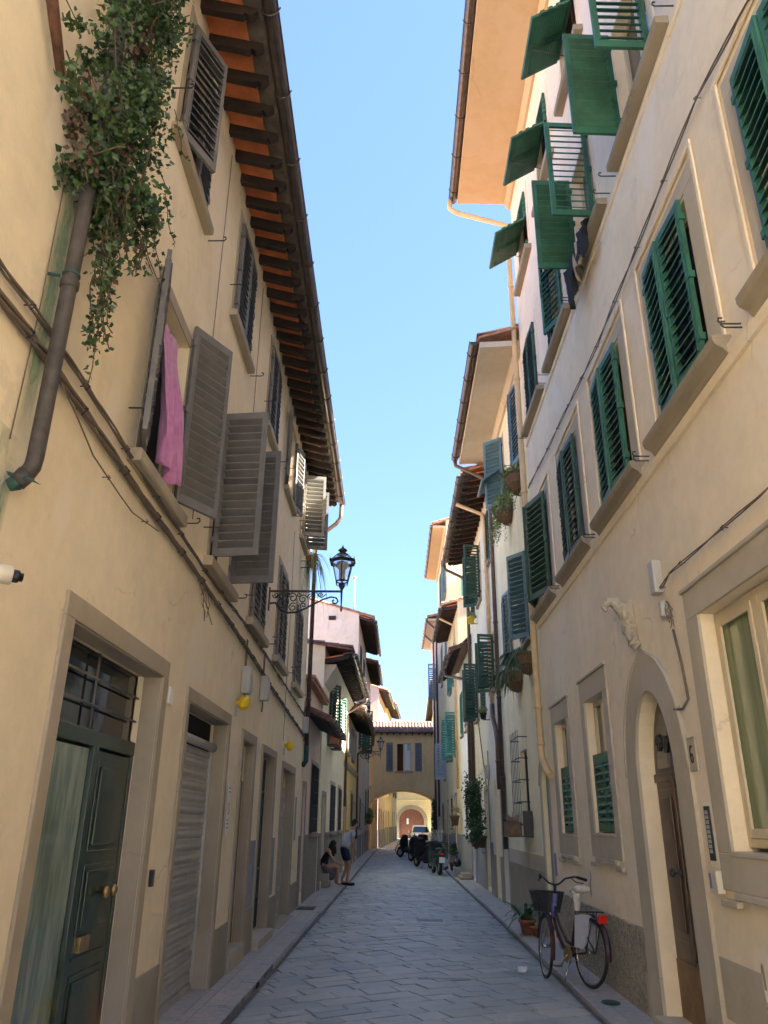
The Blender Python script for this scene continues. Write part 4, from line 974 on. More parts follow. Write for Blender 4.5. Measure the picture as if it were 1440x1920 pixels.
Q3 = shouse(FR4, 20.55, 24.5, 9.75, 'cream_r2', 'cream house with narrow green shutters and a brown downpipe on the right',
    [(21.1, 22.0, 7.6, 9.2, 'greend', 'ajar'), (23, 23.8, 7.6, 9.2, 'greend', 'closed'), (21.1, 22.0, 4.5, 6.1, 'green', 'closed'), (22.9, 23.7, 4.5, 6.1, 'greend', 'ajar'), (21.3, 22.2, .15, 2.5, 'plinthbl', 'door'), (23.1, 23.8, 1.3, 2.5, None, 'grille')],
    over=.76, ze=9.58, plinth=1.25, pmat='plinthbl', step=.42)
pipe(Q3, [FR4.P(24.4, .82, 9.62), FR4.P(24.4, .8, 9.5), FR4.P(24.4, .1, 9.15), FR4.P(24.4, .08, 8.95), FR4.P(24.4, .08, 1.0)], .055, 'pipe', rings=(8.7, 6, 4, 2.2))
b = MB(); b.tube([(21.6, .02, 2.6), (23.2, .02, 4.6), (24.2, .02, 6.0)], .014, 5, 0, True, FR4.P); b.build('cable_run', 'cable', Q3)
Q4 = shouse(FR5, 24.55, 29.6, 7.2, 'bluewhite', 'low blueish white house with a wall lamp and low tiled eave on the right',
    [(26.0, 27.2, 4.6, 6.1, 'greyb', 'closed', 'white'), (28.2, 29.0, 4.6, 6.1, 'teal', 'closed'), (25.2, 26.1, .15, 2.9, 'plinthbl', 'door', 'plinth'), (27.2, 27.9, 1.6, 2.7, None, 'grille')],
    over=.68, ze=6.55, plinth=1.3, pmat='plinthbl', step=.4, ridge=1.2, tmat='tiled')
pipe(Q4, [FR5.P(26.5, .74, 6.6), FR5.P(26.5, .7, 6.35), FR5.P(25.4, .12, 6.05), FR5.P(25.3, .08, 5.8), FR5.P(25.3, .08, 1.6)], .055, 'pipe', rings=(5, 3.5))
Q5 = shouse(FR6, 29.65, 36, 9.6, 'yellow', 'yellow house with teal green shutters and a yellow pipe on the right',
    [(31.4, 32.3, 7.0, 8.5, 'teal', 'open'), (34, 34.9, 7.0, 8.5, 'teal', 'open'), (31.4, 32.3, 4.2, 5.8, 'teal', 'ajar'), (34, 34.9, 4.2, 5.8, 'teal', 'ajar'), (32.6, 33.5, .15, 2.7, 'plinthbl', 'door', 'plinth'), (34.7, 35.6, 1.5, 2.7, None, 'grille')],
    over=.6, ze=9.45, plinth=1.3, pmat='plinthbl', step=.4)
pipe(Q5, [FR6.P(31.0, .66, 9.5), FR6.P(31.0, .07, 9.2), FR6.P(31.0, .07, 2.9)], .045, 'pipey', rings=(7, 5, 3.6))
Q6 = shouse(FR7, 36.05, 45, 15.4, 'yellow', 'tall yellow house with an orange soffit and blue shutters far right',
    [(37.2, 38.3, 12.3, 14.6, 'bluesh', 'open'), (41, 42, 12.3, 14.6, 'bluesh', 'closed'), (37.2, 38.3, 8.5, 10.6, 'greyb', 'closed'), (41, 42, 8.5, 10.6, 'greyb', 'closed'), (37.2, 38.2, 4.4, 6.0, 'teal', 'closed'), (40.2, 41.2, 3.7, 5.4, 'palegrey', 'ajar'), (38.6, 39.6, .15, 2.6, 'plinthbl', 'door'), (42.5, 43.5, 1.4, 2.6, None, 'grille')],
    eave='soffit', over=.66, ze=15.42, plinth=1.2, pmat='plinth', back=10, ridge=1.8)
b = MB(); b.box(3.15, 3.6, 36.0, 36.045, 11.4, 12.9); b.build('blind_window', 'teal', Q6)
Q7 = shouse(FR7, 45.05, 53.5, 12.9, 'greycream', 'grey cream house with a brown soffit on the right joined to the bridge',
    [(46.5, 47.6, 8.6, 10.6, 'greyb', 'ajar'), (50, 51, 8.6, 10.6, 'greyb', 'closed'), (46.5, 47.6, 4.6, 6.4, 'greyb', 'closed'), (50, 51, 4.6, 6.4, 'greyb', 'closed'), (47.5, 48.4, .15, 2.5, 'wood', 'door'), (49.8, 50.8, 1.5, 2.8, None, 'grille')],
    eave='soffit2', over=.6, ze=12.9, plinth=1.2, pmat='plinth', back=9)
pipe(Q7, [FR7.P(45.3, .66, 12.9), FR7.P(45.3, .1, 12.4), FR7.P(45.3, .1, 2.0)], .06, 'pipe'); pipe(Q7, [FR7.P(49, .66, 12.9), FR7.P(49, .1, 12.4), FR7.P(49, .1, 1.0)], .06, 'pipe')
# shutter leaf standing out from the wall in front of the bridge
# ------------------------------------------------------------------ bridge house over the street
BR = thing('bridge_house', (.4, 55, 0), 'ochre bridge building with an arch spanning the street and a tiled roof', 'building')
FB = lambda u, w, z: V((u, 53.2 - w, z))       # faces the camera: u = x
class FX:
    s = 1
    def P(s_, u, w, z): return V((u, 53.2 - w, z))
    def x(s_, u): return 0
fb = FX(); b = MB(); x0, x1 = -2.1, 3.0; za, zs = 3.66, 2.8
ap = [(-1.72 + 4.4 * i / 24, zs + (za - zs) * math.sin(math.pi * i / 24) ** .62) for i in range(25)]
wx = (0, .98); wz = (4.82, 6.6); hz = 7.25
for y, sg in ((53.2, 1), (57.2, -1)):
    for (p, q) in zip(ap, ap[1:]): b.poly([(p[0], y, p[1]), (q[0], y, q[1]), (q[0], y, 4.0), (p[0], y, 4.0)])
    b.poly([(x0, y, 0), (ap[0][0], y, 0), (ap[0][0], y, 4.0), (x0, y, 4.0)]); b.poly([(ap[-1][0], y, 0), (x1, y, 0), (x1, y, 4.0), (ap[-1][0], y, 4.0)])
    if sg > 0:
        for (a, c, e, g) in ((x0, wx[0], 4.0, hz), (wx[1], x1, 4.0, hz), (wx[0], wx[1], 4.0, wz[0]), (wx[0], wx[1], wz[1], hz)): b.poly([(a, y, e), (c, y, e), (c, y, g), (a, y, g)])
        for (p, q) in (((wx[0], wz[0]), (wx[0], wz[1])), ((wx[0], wz[1]), (wx[1], wz[1])), ((wx[1], wz[1]), (wx[1], wz[0])), ((wx[1], wz[0]), (wx[0], wz[0]))): b.poly([(p[0], y, p[1]), (q[0], y, q[1]), (q[0], y + .25, q[1]), (p[0], y + .25, p[1])])
    else: b.poly([(x0, y, 4.0), (x1, y, 4.0), (x1, y, hz), (x0, y, hz)])
for (p, q) in zip([(ap[0][0], 0)] + ap, ap + [(ap[-1][0], 0)]): b.poly([(p[0], 53.2, p[1]), (q[0], 53.2, q[1]), (q[0], 57.2, q[1]), (p[0], 57.2, p[1])])
b.build('wall', 'bridge', BR, recalc=False)
t = tiles(BR, fb, x0, x1, .22, 7.3, -2.1, 8.15, 'tiled', .22, 'roof'); b = MB(); b.box(x0, x1, 55.3, 57.4, 8.05, 8.12); b.build('rear_slope', 'tiled', t)
b = MB()
for i in range(19): b.lathe([(.11, 0), (.10, .28)], n=8, T=lambda a, bb, c, i=i: V((x0 + .28 * i + c, 55.3 + a, 8.17 + bb * .8)))
b.build('ridge_tiles', 'tile', t)
b = MB()
for i in range(12): b.box(x0 + .2 + i * .42, x0 + .28 + i * .42, 52.98, 53.2, 7.1, 7.2)
b.box(x0, x1, 52.96, 53.2, 7.2, 7.27); b.build('eave', 'rafter', BR); b = MB(); b.tube([(x0, 52.9, 7.25), (x1, 52.9, 7.25)], .06, 8); b.build('gutter', 'gutter', BR)
b = MB(); y = 53.28
for (a, c) in ((wx[0], wx[0] + .05), (.47, .53), (wx[1] - .05, wx[1])): b.box(a, c, y, y + .06, wz[0], wz[1])
b.box(.05, .47, y + .001, y + .059, wz[1] - .05, wz[1]); b.box(.53, .93, y + .001, y + .059, wz[1] - .05, wz[1]); b.box(.53, .93, y + .001, y + .059, wz[0], wz[0] + .05)
w_ = b.build('window', 'creamwood', BR); b = MB(); b.box(.53, .93, y + .02, y + .03, wz[0] + .05, wz[1] - .05); b.build('pane', 'glass', w_)
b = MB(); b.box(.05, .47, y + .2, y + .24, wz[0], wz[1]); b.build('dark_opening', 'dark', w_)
b = MB(); b.box(.55, .92, y + .012, y + .019, wz[0] + .06, wz[1] - .5); b.box(.55, .72, y + .012, y + .019, wz[1] - .5, wz[1] - .08); b.build('curtain', 'whitep', w_)
sill(BR, fb, wx[0] - .1, wx[1] + .1, wz[0], .08, .08, 'stone')
for (u0_, sgn) in ((-.46, 1), (1.44, -1)):
    T = lambda p, q, r, u0_=u0_, sgn=sgn: V((u0_ + sgn * p - (.0 if sgn > 0 else 0), 53.15 + q, 4.82 + r))
    shutter(BR, fb, 0, 0, 0, 1.8, .45, 1, 0, 'greyb', nsl=22, T=lambda p, q, r, u0_=u0_, sgn=sgn: V((u0_ - (.22 if sgn > 0 else -.02) * 1 + (p if sgn > 0 else -p + .22), 53.15 + q, 4.81 + r)), bolt=False)
b = MB(); b.box(-1.95, -1.62, 53.16, 53.195, 3.72, 3.87); b.build('street_name_plate', 'palegrey', BR)
# dark timber gates folded back under the arch
# ------------------------------------------------------------------ beyond the bridge
def fblock(fn, u0, u1, h, mat, label, wins, **k): return shouse(fn, u0, u1, h, mat, label, wins, **k)
F6 = Fac(1, -1.30, 57.3, .044)
fblock(F6, 57.3, 66, 10.6, 'pinkpale', 'pale pink house on the left just beyond the bridge', [(59, 60, 4.5, 6, 'teal', 'open'), (62.5, 63.5, 4.5, 6, 'teal', 'closed'), (58.2, 59.2, .2, 2.5, 'rust', 'door'), (61, 61.8, .2, 2.5, 'plinthbl', 'door'), (63.5, 64.3, .2, 2.4, 'wood', 'door')], over=.7, ze=10.4, plinth=1.2, pmat='plinthbl')
fblock(F6, 66.05, 76, 11.0, 'yellow', 'yellow house on the left beyond the bridge', [(68, 69, 4, 5.6, 'teal', 'open'), (72, 73, 4, 5.6, 'teal', 'open'), (67.4, 68.3, .2, 2.5, 'plinthbl', 'door'), (71, 71.9, .2, 2.5, 'wood', 'door')], over=.8, ze=10.8, plinth=1.3, pmat='plinthbl')
fblock(F6, 76.05, 88, 8.6, 'cream_l2', 'cream house on the left near the arched gate', [(79, 80, 4, 5.6, 'greend', 'open'), (84, 85, 4, 5.6, 'greend', 'open'), (78, 79, .2, 2.5, 'wood', 'door'), (82, 83, .2, 2.5, 'plinthbl', 'door')], over=.7, ze=8.4, plinth=1.3, pmat='plinthbl')
F7 = Fac(-1, 3.1, 57, .02)
fblock(F7, 57.3, 90, 11.3, 'cream_r2', 'long cream house on the right beyond the bridge', [(70, 71, 4, 5.6, 'greend', 'closed'), (76, 77, 4, 5.6, 'greend', 'closed'), (73, 74, .2, 2.5, 'wood', 'door')], over=.6, ze=11.1, plinth=1.2, pmat='plinth', gut=False)  # height raised to block sun from the lane beyond the arch
GH = thing('gate_house', (1.7, 92, 0), 'pale yellow house closing the street with an arched red brown gate', 'house')
class FY:
    s = 1
    def P(s_, u, w, z): return V((u, 92 - w, z))
    def x(s_, u): return 0
fy = FY(); ops = [(.32, 3.08, .05, 3.1, .3, 1.9), (1.35, 2.45, 5.3, 7.0, .2), (-1.4, -.4, 5.3, 7.0, .2), (4.6, 5.6, 5.3, 7.0, .2)]
wall(GH, fy, -12, 14, 0, 9, ops, 'yellow', back=8, ridge=1.5)
for (a, c, e, g) in [o_[:4] for o_ in ops[1:]]:
    casement(GH, fy, a, c, e, g, .12, 'whitep', bars=2); surround(GH, fy, a, c, e, g, .22, .2, 'plinthbl', .02, .2)
archband(GH, fy, .32, 3.08, 1.9, 3.1, .38, 'stone', .03)
b = MB(); b.prism([(.33, .05)] + arc_pts(.33, 3.07, 1.9, 3.09, 14) + [(3.07, .05)], -.30, -.24, lambda a, bb, c: fy.P(a, bb, c))
for x in (.5, 1.1, 1.78, 2.4): b.box(x, x + .5, -.24, -.22, .3, 1.7, fy.P)
g_ = b.build('gate', 'gatewood', GH); b = MB(); b.box(1.15, 1.38, -.22, -.21, 1.5, 2.1, fy.P); b.build('paper_notice', 'paper', g_)
b = MB(); b.prism([(0, 3.95), (.05, 3.97), (.05, 4.05), (0, 4.07)], -11.9, 13.9, lambda a, bb, c: fy.P(bb, a, c)); b.build('string_course', 'yellow', GH)
roof(GH, fy, -12, 14, 9, .6, 9.05, back=8, ridge=1.5)
ch = MB(); ch.tube([(-2.35, 41, 12), (-2.35, 41, 14.3)], .05, 8); ch.lathe([(.12, 0), (.16, .04), (.02, .1)], (-2.35, 41, 14.28), 10); o = ch.build('flue_pipe', 'palegrey', P4)
# ------------------------------------------------------------------ plants
def leaf(b, p, s, mi=0, d=None):
    d = d or V((random.gauss(0, 1), random.gauss(0, 1), random.gauss(0, 1) - .3)); d.normalize(); a = d.orthogonal().normalized(); a.rotate(Matrix.Rotation(random.uniform(0, 6.28), 3, d))
    n = d.cross(a); p = V(p)
    t = [p, p + d * s * .4 + a * s * .38 + n * s * .05, p + d * s, p + d * s * .4 - a * s * .38 + n * s * .05]
    k = len(b.v); b.v += t; b.f += [(k, k + 1, k + 2), (k, k + 2, k + 3)]; b.m += [mi, mi]; b.sm += [False, False]
def strand(b, st, p, n, step, dr, mi=0, s=.04, sag=.0, dens=2):
    p = V(p); pts = [p.copy()]
    for i in range(n):
        p = p + V(dr) * step + V((random.gauss(0, .012), random.gauss(0, .018), -sag)); pts.append(p.copy())
        for _ in range(dens): leaf(b, p + V((random.gauss(0, .012),) * 3), s * random.uniform(.6, 1.15), mi if random.random() < .9 else min(mi + 1, 1))
    st.tube(pts, .0035, 4, 0, False)
iv = thing('ivy', (-1.75, 3.4, 5), 'dark green ivy with brown dead leaves hanging from the grey downpipe', 'ivy')
b = MB(); st = MB(); random.seed(3)
# clumps spread irregularly, denser near the pipe
cl = []
for i in range(195):
    z = 4.95 + 3.4 * random.random() ** .9; f = min(1, (z - 4.8) / .9)
    y = 3.42 + random.gauss(.08, .30) * (.45 + .75 * f)
    y = max(2.78 + max(0, 5.6 - z) * .4, min(4.05, y)); x = -1.72 + random.gauss(0, .085)
    cl.append((V((x, y, z)), random.uniform(.06, .15), 1 if (random.random() < .22 and abs(y - 3.25) < .32) else 0))
for c, r, dm in cl:
    for k in range(int(3900 * r * r) + 14):
        v = V((random.gauss(0, 1), random.gauss(0, 1), random.gauss(0, 1))); v = v.normalized() * r * random.random() ** .45
        q = c + v
        if q.x < FL.x(q.y) + .02: q.x = FL.x(q.y) + .02 + random.random() * .05
        leaf(b, q, random.uniform(.028, .055), dm if random.random() < .85 else 0)
    st.tube([c, c + V((random.gauss(0, .1), random.gauss(0, .12), random.uniform(.1, .4)))], .005, 4, 0, False)
for i in range(28):
    y = random.choice([3.45, 3.5, 3.55, 3.7, 3.85, 4.0]) + random.gauss(0, .05); z = 5.15 + (y - 3.4) * .6 + random.random() * .3
    strand(b, st, (-1.68 + random.gauss(0, .05), y, z), random.randint(5, 15), .05, (random.gauss(0, .12), random.gauss(.10, .2), -1), 0, .042, 0, 3)
for i in range(16): strand(b, st, (-1.67, 3.47 + random.gauss(0, .04), 4.95 + random.gauss(0, .2)), random.randint(8, 15), .05, (.05, random.gauss(.08, .1), -1), 0, .04, 0, 3)
for y, z, n, dy in ((4.1, 5.9, 7, .55), (3.95, 5.5, 8, .5), (3.9, 5.4, 7, .8), (4.15, 6.6, 5, .6), (2.75, 5.3, 6, -.3), (3.1, 5.0, 6, -.12), (3.5, 4.45, 5, .6)): strand(b, st, (-1.66, y, z), n, .06, (.05, dy, -.8), 0, .045, 0, 2)
for i in range(5): strand(b, st, (-1.80, 2.75 + i * .04, 5.8 + .3 * i), 12, .07, (-.02, -.55, .55), 0, .045, 0, 2)
lv = b.build('leaves', ['leaf', 'leafdry'], iv, recalc=False); st.build('stems', 'stem', iv, recalc=False)
def blades(b, c, n, L, wd, up=.8, droop=.5, mi=0, rad=.05, flat=None):
    for i in range(n):
        a = random.uniform(0, 2 * math.pi); ln = L * random.uniform(.6, 1.1); u = up * random.uniform(.5, 1.3)
        dx, dy = math.cos(a), math.sin(a)
        if flat: dx = dx * .6 + flat[0]; dy = dy * .6 + flat[1]
        p = V(c) + V((dx * rad * random.random(), dy * rad * random.random(), 0)); s = V((-dy, dx, 0)).normalized(); prev = None
        for k in range(6):
            t = k / 5; q = p + V((dx, dy, 0)) * ln * t * .75 + V((0, 0, 1)) * ln * (u * t - droop * t * t * 1.4); w = wd * (1 - t) ** .6 * .5 * (1 if k else .7)
            cur = (q - s * w, q + s * w)
            if prev: b.poly([prev[0], prev[1], cur[1], cur[0]], mi, True)
            prev = cur
def bush(b, st, c, r, n, s, mi=0, stems=6):
    c = V(c); cs = [c + V((random.gauss(0, .45) * r[0], random.gauss(0, .45) * r[1], random.gauss(0, .5) * r[2])) for _ in range(max(5, n // 60))]
    for i in range(n):
        q = random.choice(cs) + V((random.gauss(0, .22) * r[0], random.gauss(0, .22) * r[1], random.gauss(0, .2) * r[2])); leaf(b, q, s * random.uniform(.6, 1.3), mi)
    for k in range(stems): st.tube([c - V((0, 0, r[2])), c + V((random.gauss(0, .3) * r[0], random.gauss(0, .3) * r[1], random.uniform(-.2, .6) * r[2]))], .006, 4, 0, False)
# wall baskets of wicker on the grey cream house
def basket(u, z, label, kind, L=.36):
    F = FR2; t = thing('flower_basket', tuple(F.P(u, 0, z - .3)), label, 'flower basket', 'wicker baskets of plants on the grey cream house')
    b = MB(); n = 14
    prof = [(.30, 0), (.31, -.06), (.27, -.18), (.17, -.29), (.06, -.33)]
    for (r0, z0), (r1, z1) in zip(prof, prof[1:]):
        for k in range(n):
            a0 = math.pi * k / n; a1 = math.pi * (k + 1) / n
            b.poly([F.P(u + 1.2 * r0 * math.cos(a0), .012 + r0 * math.sin(a0), z + z0), F.P(u + 1.2 * r0 * math.cos(a1), .012 + r0 * math.sin(a1), z + z0), F.P(u + 1.2 * r1 * math.cos(a1), .012 + r1 * math.sin(a1), z + z1), F.P(u + 1.2 * r1 * math.cos(a0), .012 + r1 * math.sin(a0), z + z1)], 0, True)
    b.poly([F.P(u + 1.2 * .29 * math.cos(math.pi * k / n), .012 + .29 * math.sin(math.pi * k / n), z - .04) for k in range(n + 1)])
    b.tube([F.P(u + 1.22 * .31 * math.cos(math.pi * k / n), .012 + .31 * math.sin(math.pi * k / n), z) for k in range(n + 1)], .012, 6)
    b.build('basket', 'wicker', t, recalc=False)
    b = MB(); st = MB(); c = F.P(u, .16, z - .02)
    if kind == 'fern': blades(b, c, 260, .62, .035, .75, .75, 0, .22, (-.25, .25)); m_ = 'leafbl'
    else:
        bush(b, st, c + V((0, 0, .10)), (.24, .34, .17), 900, .06)
        for i in range(26): strand(b, st, c + V((random.uniform(-.15, 0), random.uniform(-.1, .4), .05)), random.randint(6, 14), .05, (random.gauss(-.1, .1), random.gauss(.1, .15), -1), 0, .045, 0, 3)
        m_ = 'leafpale'
    b.build('foliage', [m_, 'leafdry'], t, recalc=False)
    return t
basket(13.25, 7.75, 'upper wicker basket nearest the yellow pipe, trailing pale green plant', 'trail'); basket(14.75, 7.72, 'upper wicker basket farther along the wall with trailing pale plant', 'trail')
basket(13.35, 4.4, 'lower wicker basket with spiky fern nearest the yellow pipe', 'fern'); basket(14.8, 4.33, 'lower wicker basket with spiky fern farther along under the blue shutters', 'fern')
def pot(t, c, r, h, mat='terracotta'):
    b = MB(); b.lathe([(r * .68, 0), (r * .95, h * .8), (r * 1.08, h * .8), (r * 1.08, h), (r * .92, h), (r * .9, h * .9)], c, 14); return b.build('pot', mat, t)
# agave in a pot on the right pavement
t = thing('potted_plant', (2.08, 13.75, .09), 'spiky agave in a terracotta pot on the right pavement beyond the bicycle', 'potted plant')
pot(t, (2.08, 13.75, .09), .13, .2); pot(t, (2.17, 13.5, .09), .08, .13); b = MB(); blades(b, (2.06, 13.75, .27), 46, .66, .062, .95, .50, 0, .07); b.build('foliage', 'leafbl', t, recalc=False)
# pot plant under the far upper left window
t = thing('potted_plant', tuple(FL.P(15.25, .2, 6.62)), 'hanging pot with drooping strap leaves below the open shutters of the top left window', 'potted plant')
c = FL.P(15.25, .22, 6.62); pot(t, c, .12, .22); b = MB(); blades(b, c + V((0, 0, .2)), 60, .7, .025, .7, 1.0, 0, .06, (.25, 0)); blades(b, c + V((0, 0, .16)), 20, .9, .02, .2, 1.2, 1, .05, (.2, 0)); b.build('foliage', ['leafpale', 'leafbl'], t, recalc=False)
b = MB(); b.tube([FL.P(15.25, 0, 6.6), c - V((0, 0, .01))], .01, 5); b.tube([FL.P(15.25, 0, 6.75), FL.P(15.25, .34, 6.75)], .008, 5); b.build('bracket', 'iron', t)
# tall shrub hanging in pots on the right
t = thing('wall_shrub', (2.15, 21.2, 1.15), 'large leafy green shrub hanging in a dark pot on the right wall', 'shrub')
pot(t, (2.14, 21.2, 1.12), .16, .28, 'wicker'); b = MB(); st = MB(); bush(b, st, (2.02, 21.2, 2.15), (.26, .5, .75), 2400, .06); bush(b, st, (2.05, 20.6, 1.55), (.2, .3, .3), 500, .06); b.build('foliage', ['leaf', 'leafdry'], t, recalc=False); st.build('stems', 'stem', t, recalc=False)
t = thing('potted_plant', (2.15, 23.0, 1.2), 'small round bush in a hanging pot left of the large wall shrub', 'potted plant')
pot(t, (2.15, 22.6, 1.1), .13, .22, 'wicker'); b = MB(); st = MB(); bush(b, st, (2.1, 22.6, 1.42), (.2, .28, .16), 500, .05); b.build('foliage', ['leaf', 'leafdry'], t, recalc=False)
t = thing('potted_plant', (2.1, 30.4, 1.6), 'brown wicker pot with dry plant hanging on the far right wall', 'potted plant')
pot(t, (2.15, 30.4, 1.6), .17, .35, 'wicker'); b = MB(); st = MB(); bush(b, st, (2.15, 30.4, 2.15), (.14, .2, .3), 260, .05); b.build('foliage', ['straw', 'leafdry'], t, recalc=False)
t = thing('potted_plant', (2.2, 20.3, 4.3), 'small pale green pot plant on the lilac house next to the cream pipe', 'potted plant')
c = FR3.P(20.2, .16, 4.15); pot(t, c, .09, .16, 'black'); b = MB(); st = MB(); bush(b, st, c + V((0, 0, .22)), (.14, .18, .12), 260, .045); b.build('foliage', ['leafpale', 'leafdry'], t, recalc=False)
b = MB(); b.tube([c - V((0, 0, .01)), FR3.P(20.2, 0, 4.14)], .012, 5); b.build('bracket', 'iron', t)
t = thing('potted_plant', (2.2, 22.4, 7.3), 'yellow pot with a small plant on an upper window of the cream house', 'potted plant')
c = FR4.P(22.5, .18, 7.2); pot(t, c, .11, .2, 'yellowp'); b = MB(); st = MB(); bush(b, st, c + V((0, 0, .24)), (.12, .18, .1), 160, .045); b.build('foliage', ['leafpale', 'leafdry'], t, recalc=False); b = MB(); b.tube([c, FR4.P(22.5, 0, 7.2)], .012, 5); b.build('bracket', 'iron', t)
# window box with dry plant in front of the grille
t = thing('window_box', (2.1, 15.1, 1.5), 'brown window box of dry straw coloured plants under the barred window', 'window box')
b = MB(); b.box(14.62, 15.32, .14, .36, 1.50, 1.72, FR2.P)
for k in range(10): b.box(14.62 + .07 * k + .02, 14.62 + .07 * k + .05, .36, .372, 1.49, 1.73, FR2.P)
b.box(14.6, 15.34, .0, .38, 1.475, 1.495, FR2.P); b.build('box', 'wood', t); b = MB()
for k in range(9): blades(b, FR2.P(14.67 + k * .075, .25, 1.7), 26, .3, .010, .9, .35, 0, .05)
b.build('foliage', 'straw', t, recalc=False)
b = MB(); b.box(14.25, 14.28, 0, .17, 1.48, 1.9, FR2.P); b.box(14.28, 14.6, .02, .05, 1.5, 1.86, FR2.P); tag(b.build('metal_guard', 'iron', None, bevel=.01), 'dark metal guard plate beside the straw filled window box', 'guard plate')
# flower boxes on the off white left house
for k, (u, z, lb) in enumerate(((23.0, 3.75, 'upper red brown flower box on the off white left house'), (24.0, 3.72, 'lower red brown flower box with white flowers on the off white left house'))):
    t = thing('flower_box', tuple(FL3.P(u, .2, z)), lb, 'flower box'); b = MB(); b.box(u - .3, u + .3, .1, .3, z, z + .2, FL3.P); b.box(u - .33, u + .33, .08, .32, z + .2, z + .23, FL3.P); b.build('box', 'terracotta', t, bevel=.01)
    b = MB(); st = MB(); bush(b, st, FL3.P(u, .2, z + .34), (.12, .3, .1), 220, .05); b.build('foliage', ['leaf', 'paper' if k else 'leafdry'], t, recalc=False)
    b = MB(); b.box(u - .3, u + .3, 0, .3, z - .03, z - .005, FL3.P); b.build('shelf', 'iron', t)
b = MB(); b.box(22.6, 24.0, .02, .42, 4.02, 4.04, FL3.P); b.tube([(22.65, .0, 4.1), (22.65, .42, 4.1), (23.95, .42, 4.1), (23.95, 0, 4.1)], .012, 5, 0, True, FL3.P); tag(b.build('iron_shelf', 'iron'), 'grey iron shelf below the dark green shutters on the left', 'shelf')
t = thing('wall_plant', (-1.6, 48, 1.6), 'bright green bushy plant on a bracket at the left foot of the bridge', 'plant'); b = MB(); st = MB(); bush(b, st, (-1.55, 48, 2.1), (.22, .5, .28), 900, .09); b.build('foliage', ['leafpale', 'leafdry'], t, recalc=False)
pot(t, (-1.58, 48, 1.58), .2, .25)
t = thing('climbing_plant', (2.5, 52.6, .5), 'dark creeper climbing the wall at the right foot of the bridge arch', 'climber'); b = MB(); st = MB(); bush(b, st, (2.45, 52.6, 2.0), (.22, .4, 1.0), 1600, .10); b.build('foliage', ['leaf', 'leaf'], t, recalc=False); st.build('stems', 'stem', t, recalc=False)
# ------------------------------------------------------------------ fittings on the left wall
def cable(pts, F, r, label, n=3, w=.035, clips=.55, mat='cable'):
    dense = []
    for (u0, z0), (u1, z1) in zip(pts, pts[1:]):
        k = max(2, int(abs(u1 - u0) / .25))
        for i in range(k): q = i / k; dense.append((u0 + (u1 - u0) * q, z0 + (z1 - z0) * q))
    dense.append(pts[-1])
    b = MB()
    for j in range(n):
        ph = j * 2 * math.pi / n
        b.tube([F.P(u, w + r * 1.2 * math.cos(ph + i * .9), z + r * 1.3 * math.sin(ph + i * .9) + .006 * math.sin(i * .7 + j)) for i, (u, z) in enumerate(dense)], r * .8, 6)
    for (u, z) in dense[::3]: b.tube([F.P(u, 0, z), F.P(u, w + r * 3, z)], r * .5, 4, 1); b.tube([F.P(u, w, z - r * 3), F.P(u + .01, w + r * 2.6, z), F.P(u, w, z + r * 3)], r * .45, 4, 1)
    o = b.build('cable', [mat, 'black']); return tag(o, label, 'cable')
cable([(-3, 4.02), (2.92, 4.09), (3.42, 4.11), (6.5, 4.00), (7.2, 3.98), (10.1, 4.0), (13, 3.92), (17.1, 3.82)], FL, .009, 'upper thin cable clipped along the left cream house')
cable([(-3, 4.02), (2.98, 3.95), (3.4, 3.96), (5, 3.9), (6.85, 3.86), (9.4, 3.76), (12, 3.62), (17.1, 3.40)], FL, .013, 'lower thick twisted cable bundle clipped along the left cream house', 4)
cable([(3.6, 3.93), (4.2, 3.75), (5.0, 3.72), (5.6, 3.8)], FL, .006, 'loose thin cable drooping below the bundle on the left wall', 1, clips=2)
t = thing('cable_tangle', tuple(FL.P(7.2, .05, 3.6)), 'tangle of loose cable ends hanging on the left wall', 'cable'); b = MB()
for k in range(6):
    a = [FL.P(7.05 + .05 * k, .04, 3.84)]; 
    for i in range(1, 7): a.append(a[-1] + V((random.gauss(0, .015), random.gauss(.02, .03), -random.uniform(.02, .08))))
    b.tube(a, .004, 4)
b.build('wires', 'cable', t)
def meter(F, u, z, label, h=.34, w=.17, d=.12, mat='boxgrey'):
    t = thing('junction_box', tuple(F.P(u, 0, z)), label, 'junction box'); b = MB(); b.box(u - w / 2, u + w / 2, .004, d, z, z + h, F.P); b.build('box', mat, t, bevel=.012)
    b = MB(); b.box(u - w / 2 + .02, u + w / 2 - .02, d, d + .008, z + .03, z + h - .04, F.P); b.build('cover', mat, t, bevel=.004)
    b = MB()
    for du in (-.04, .03): b.tube([(u + du, .03, z + h - .01), (u + du, .03, z + h + .35)], .008, 5, 0, True, F.P)
    b.tube([(u, .04, z + .01), (u + .02, .04, z - .08), (u + .05, .03, z - .15)], .012, 5, 0, True, F.P); b.build('conduit', 'cable', t); return t
meter(FL, 9.75, 3.17, 'grey junction box on the left wall above the yellow lamp over the doorway'); meter(FL, 11.2, 3.30, 'second grey junction box with tangled wires, farther along the left wall')
meter(FL, 17.05, 3.45, 'grey box at the far corner of the long left house beside the brown pipe')
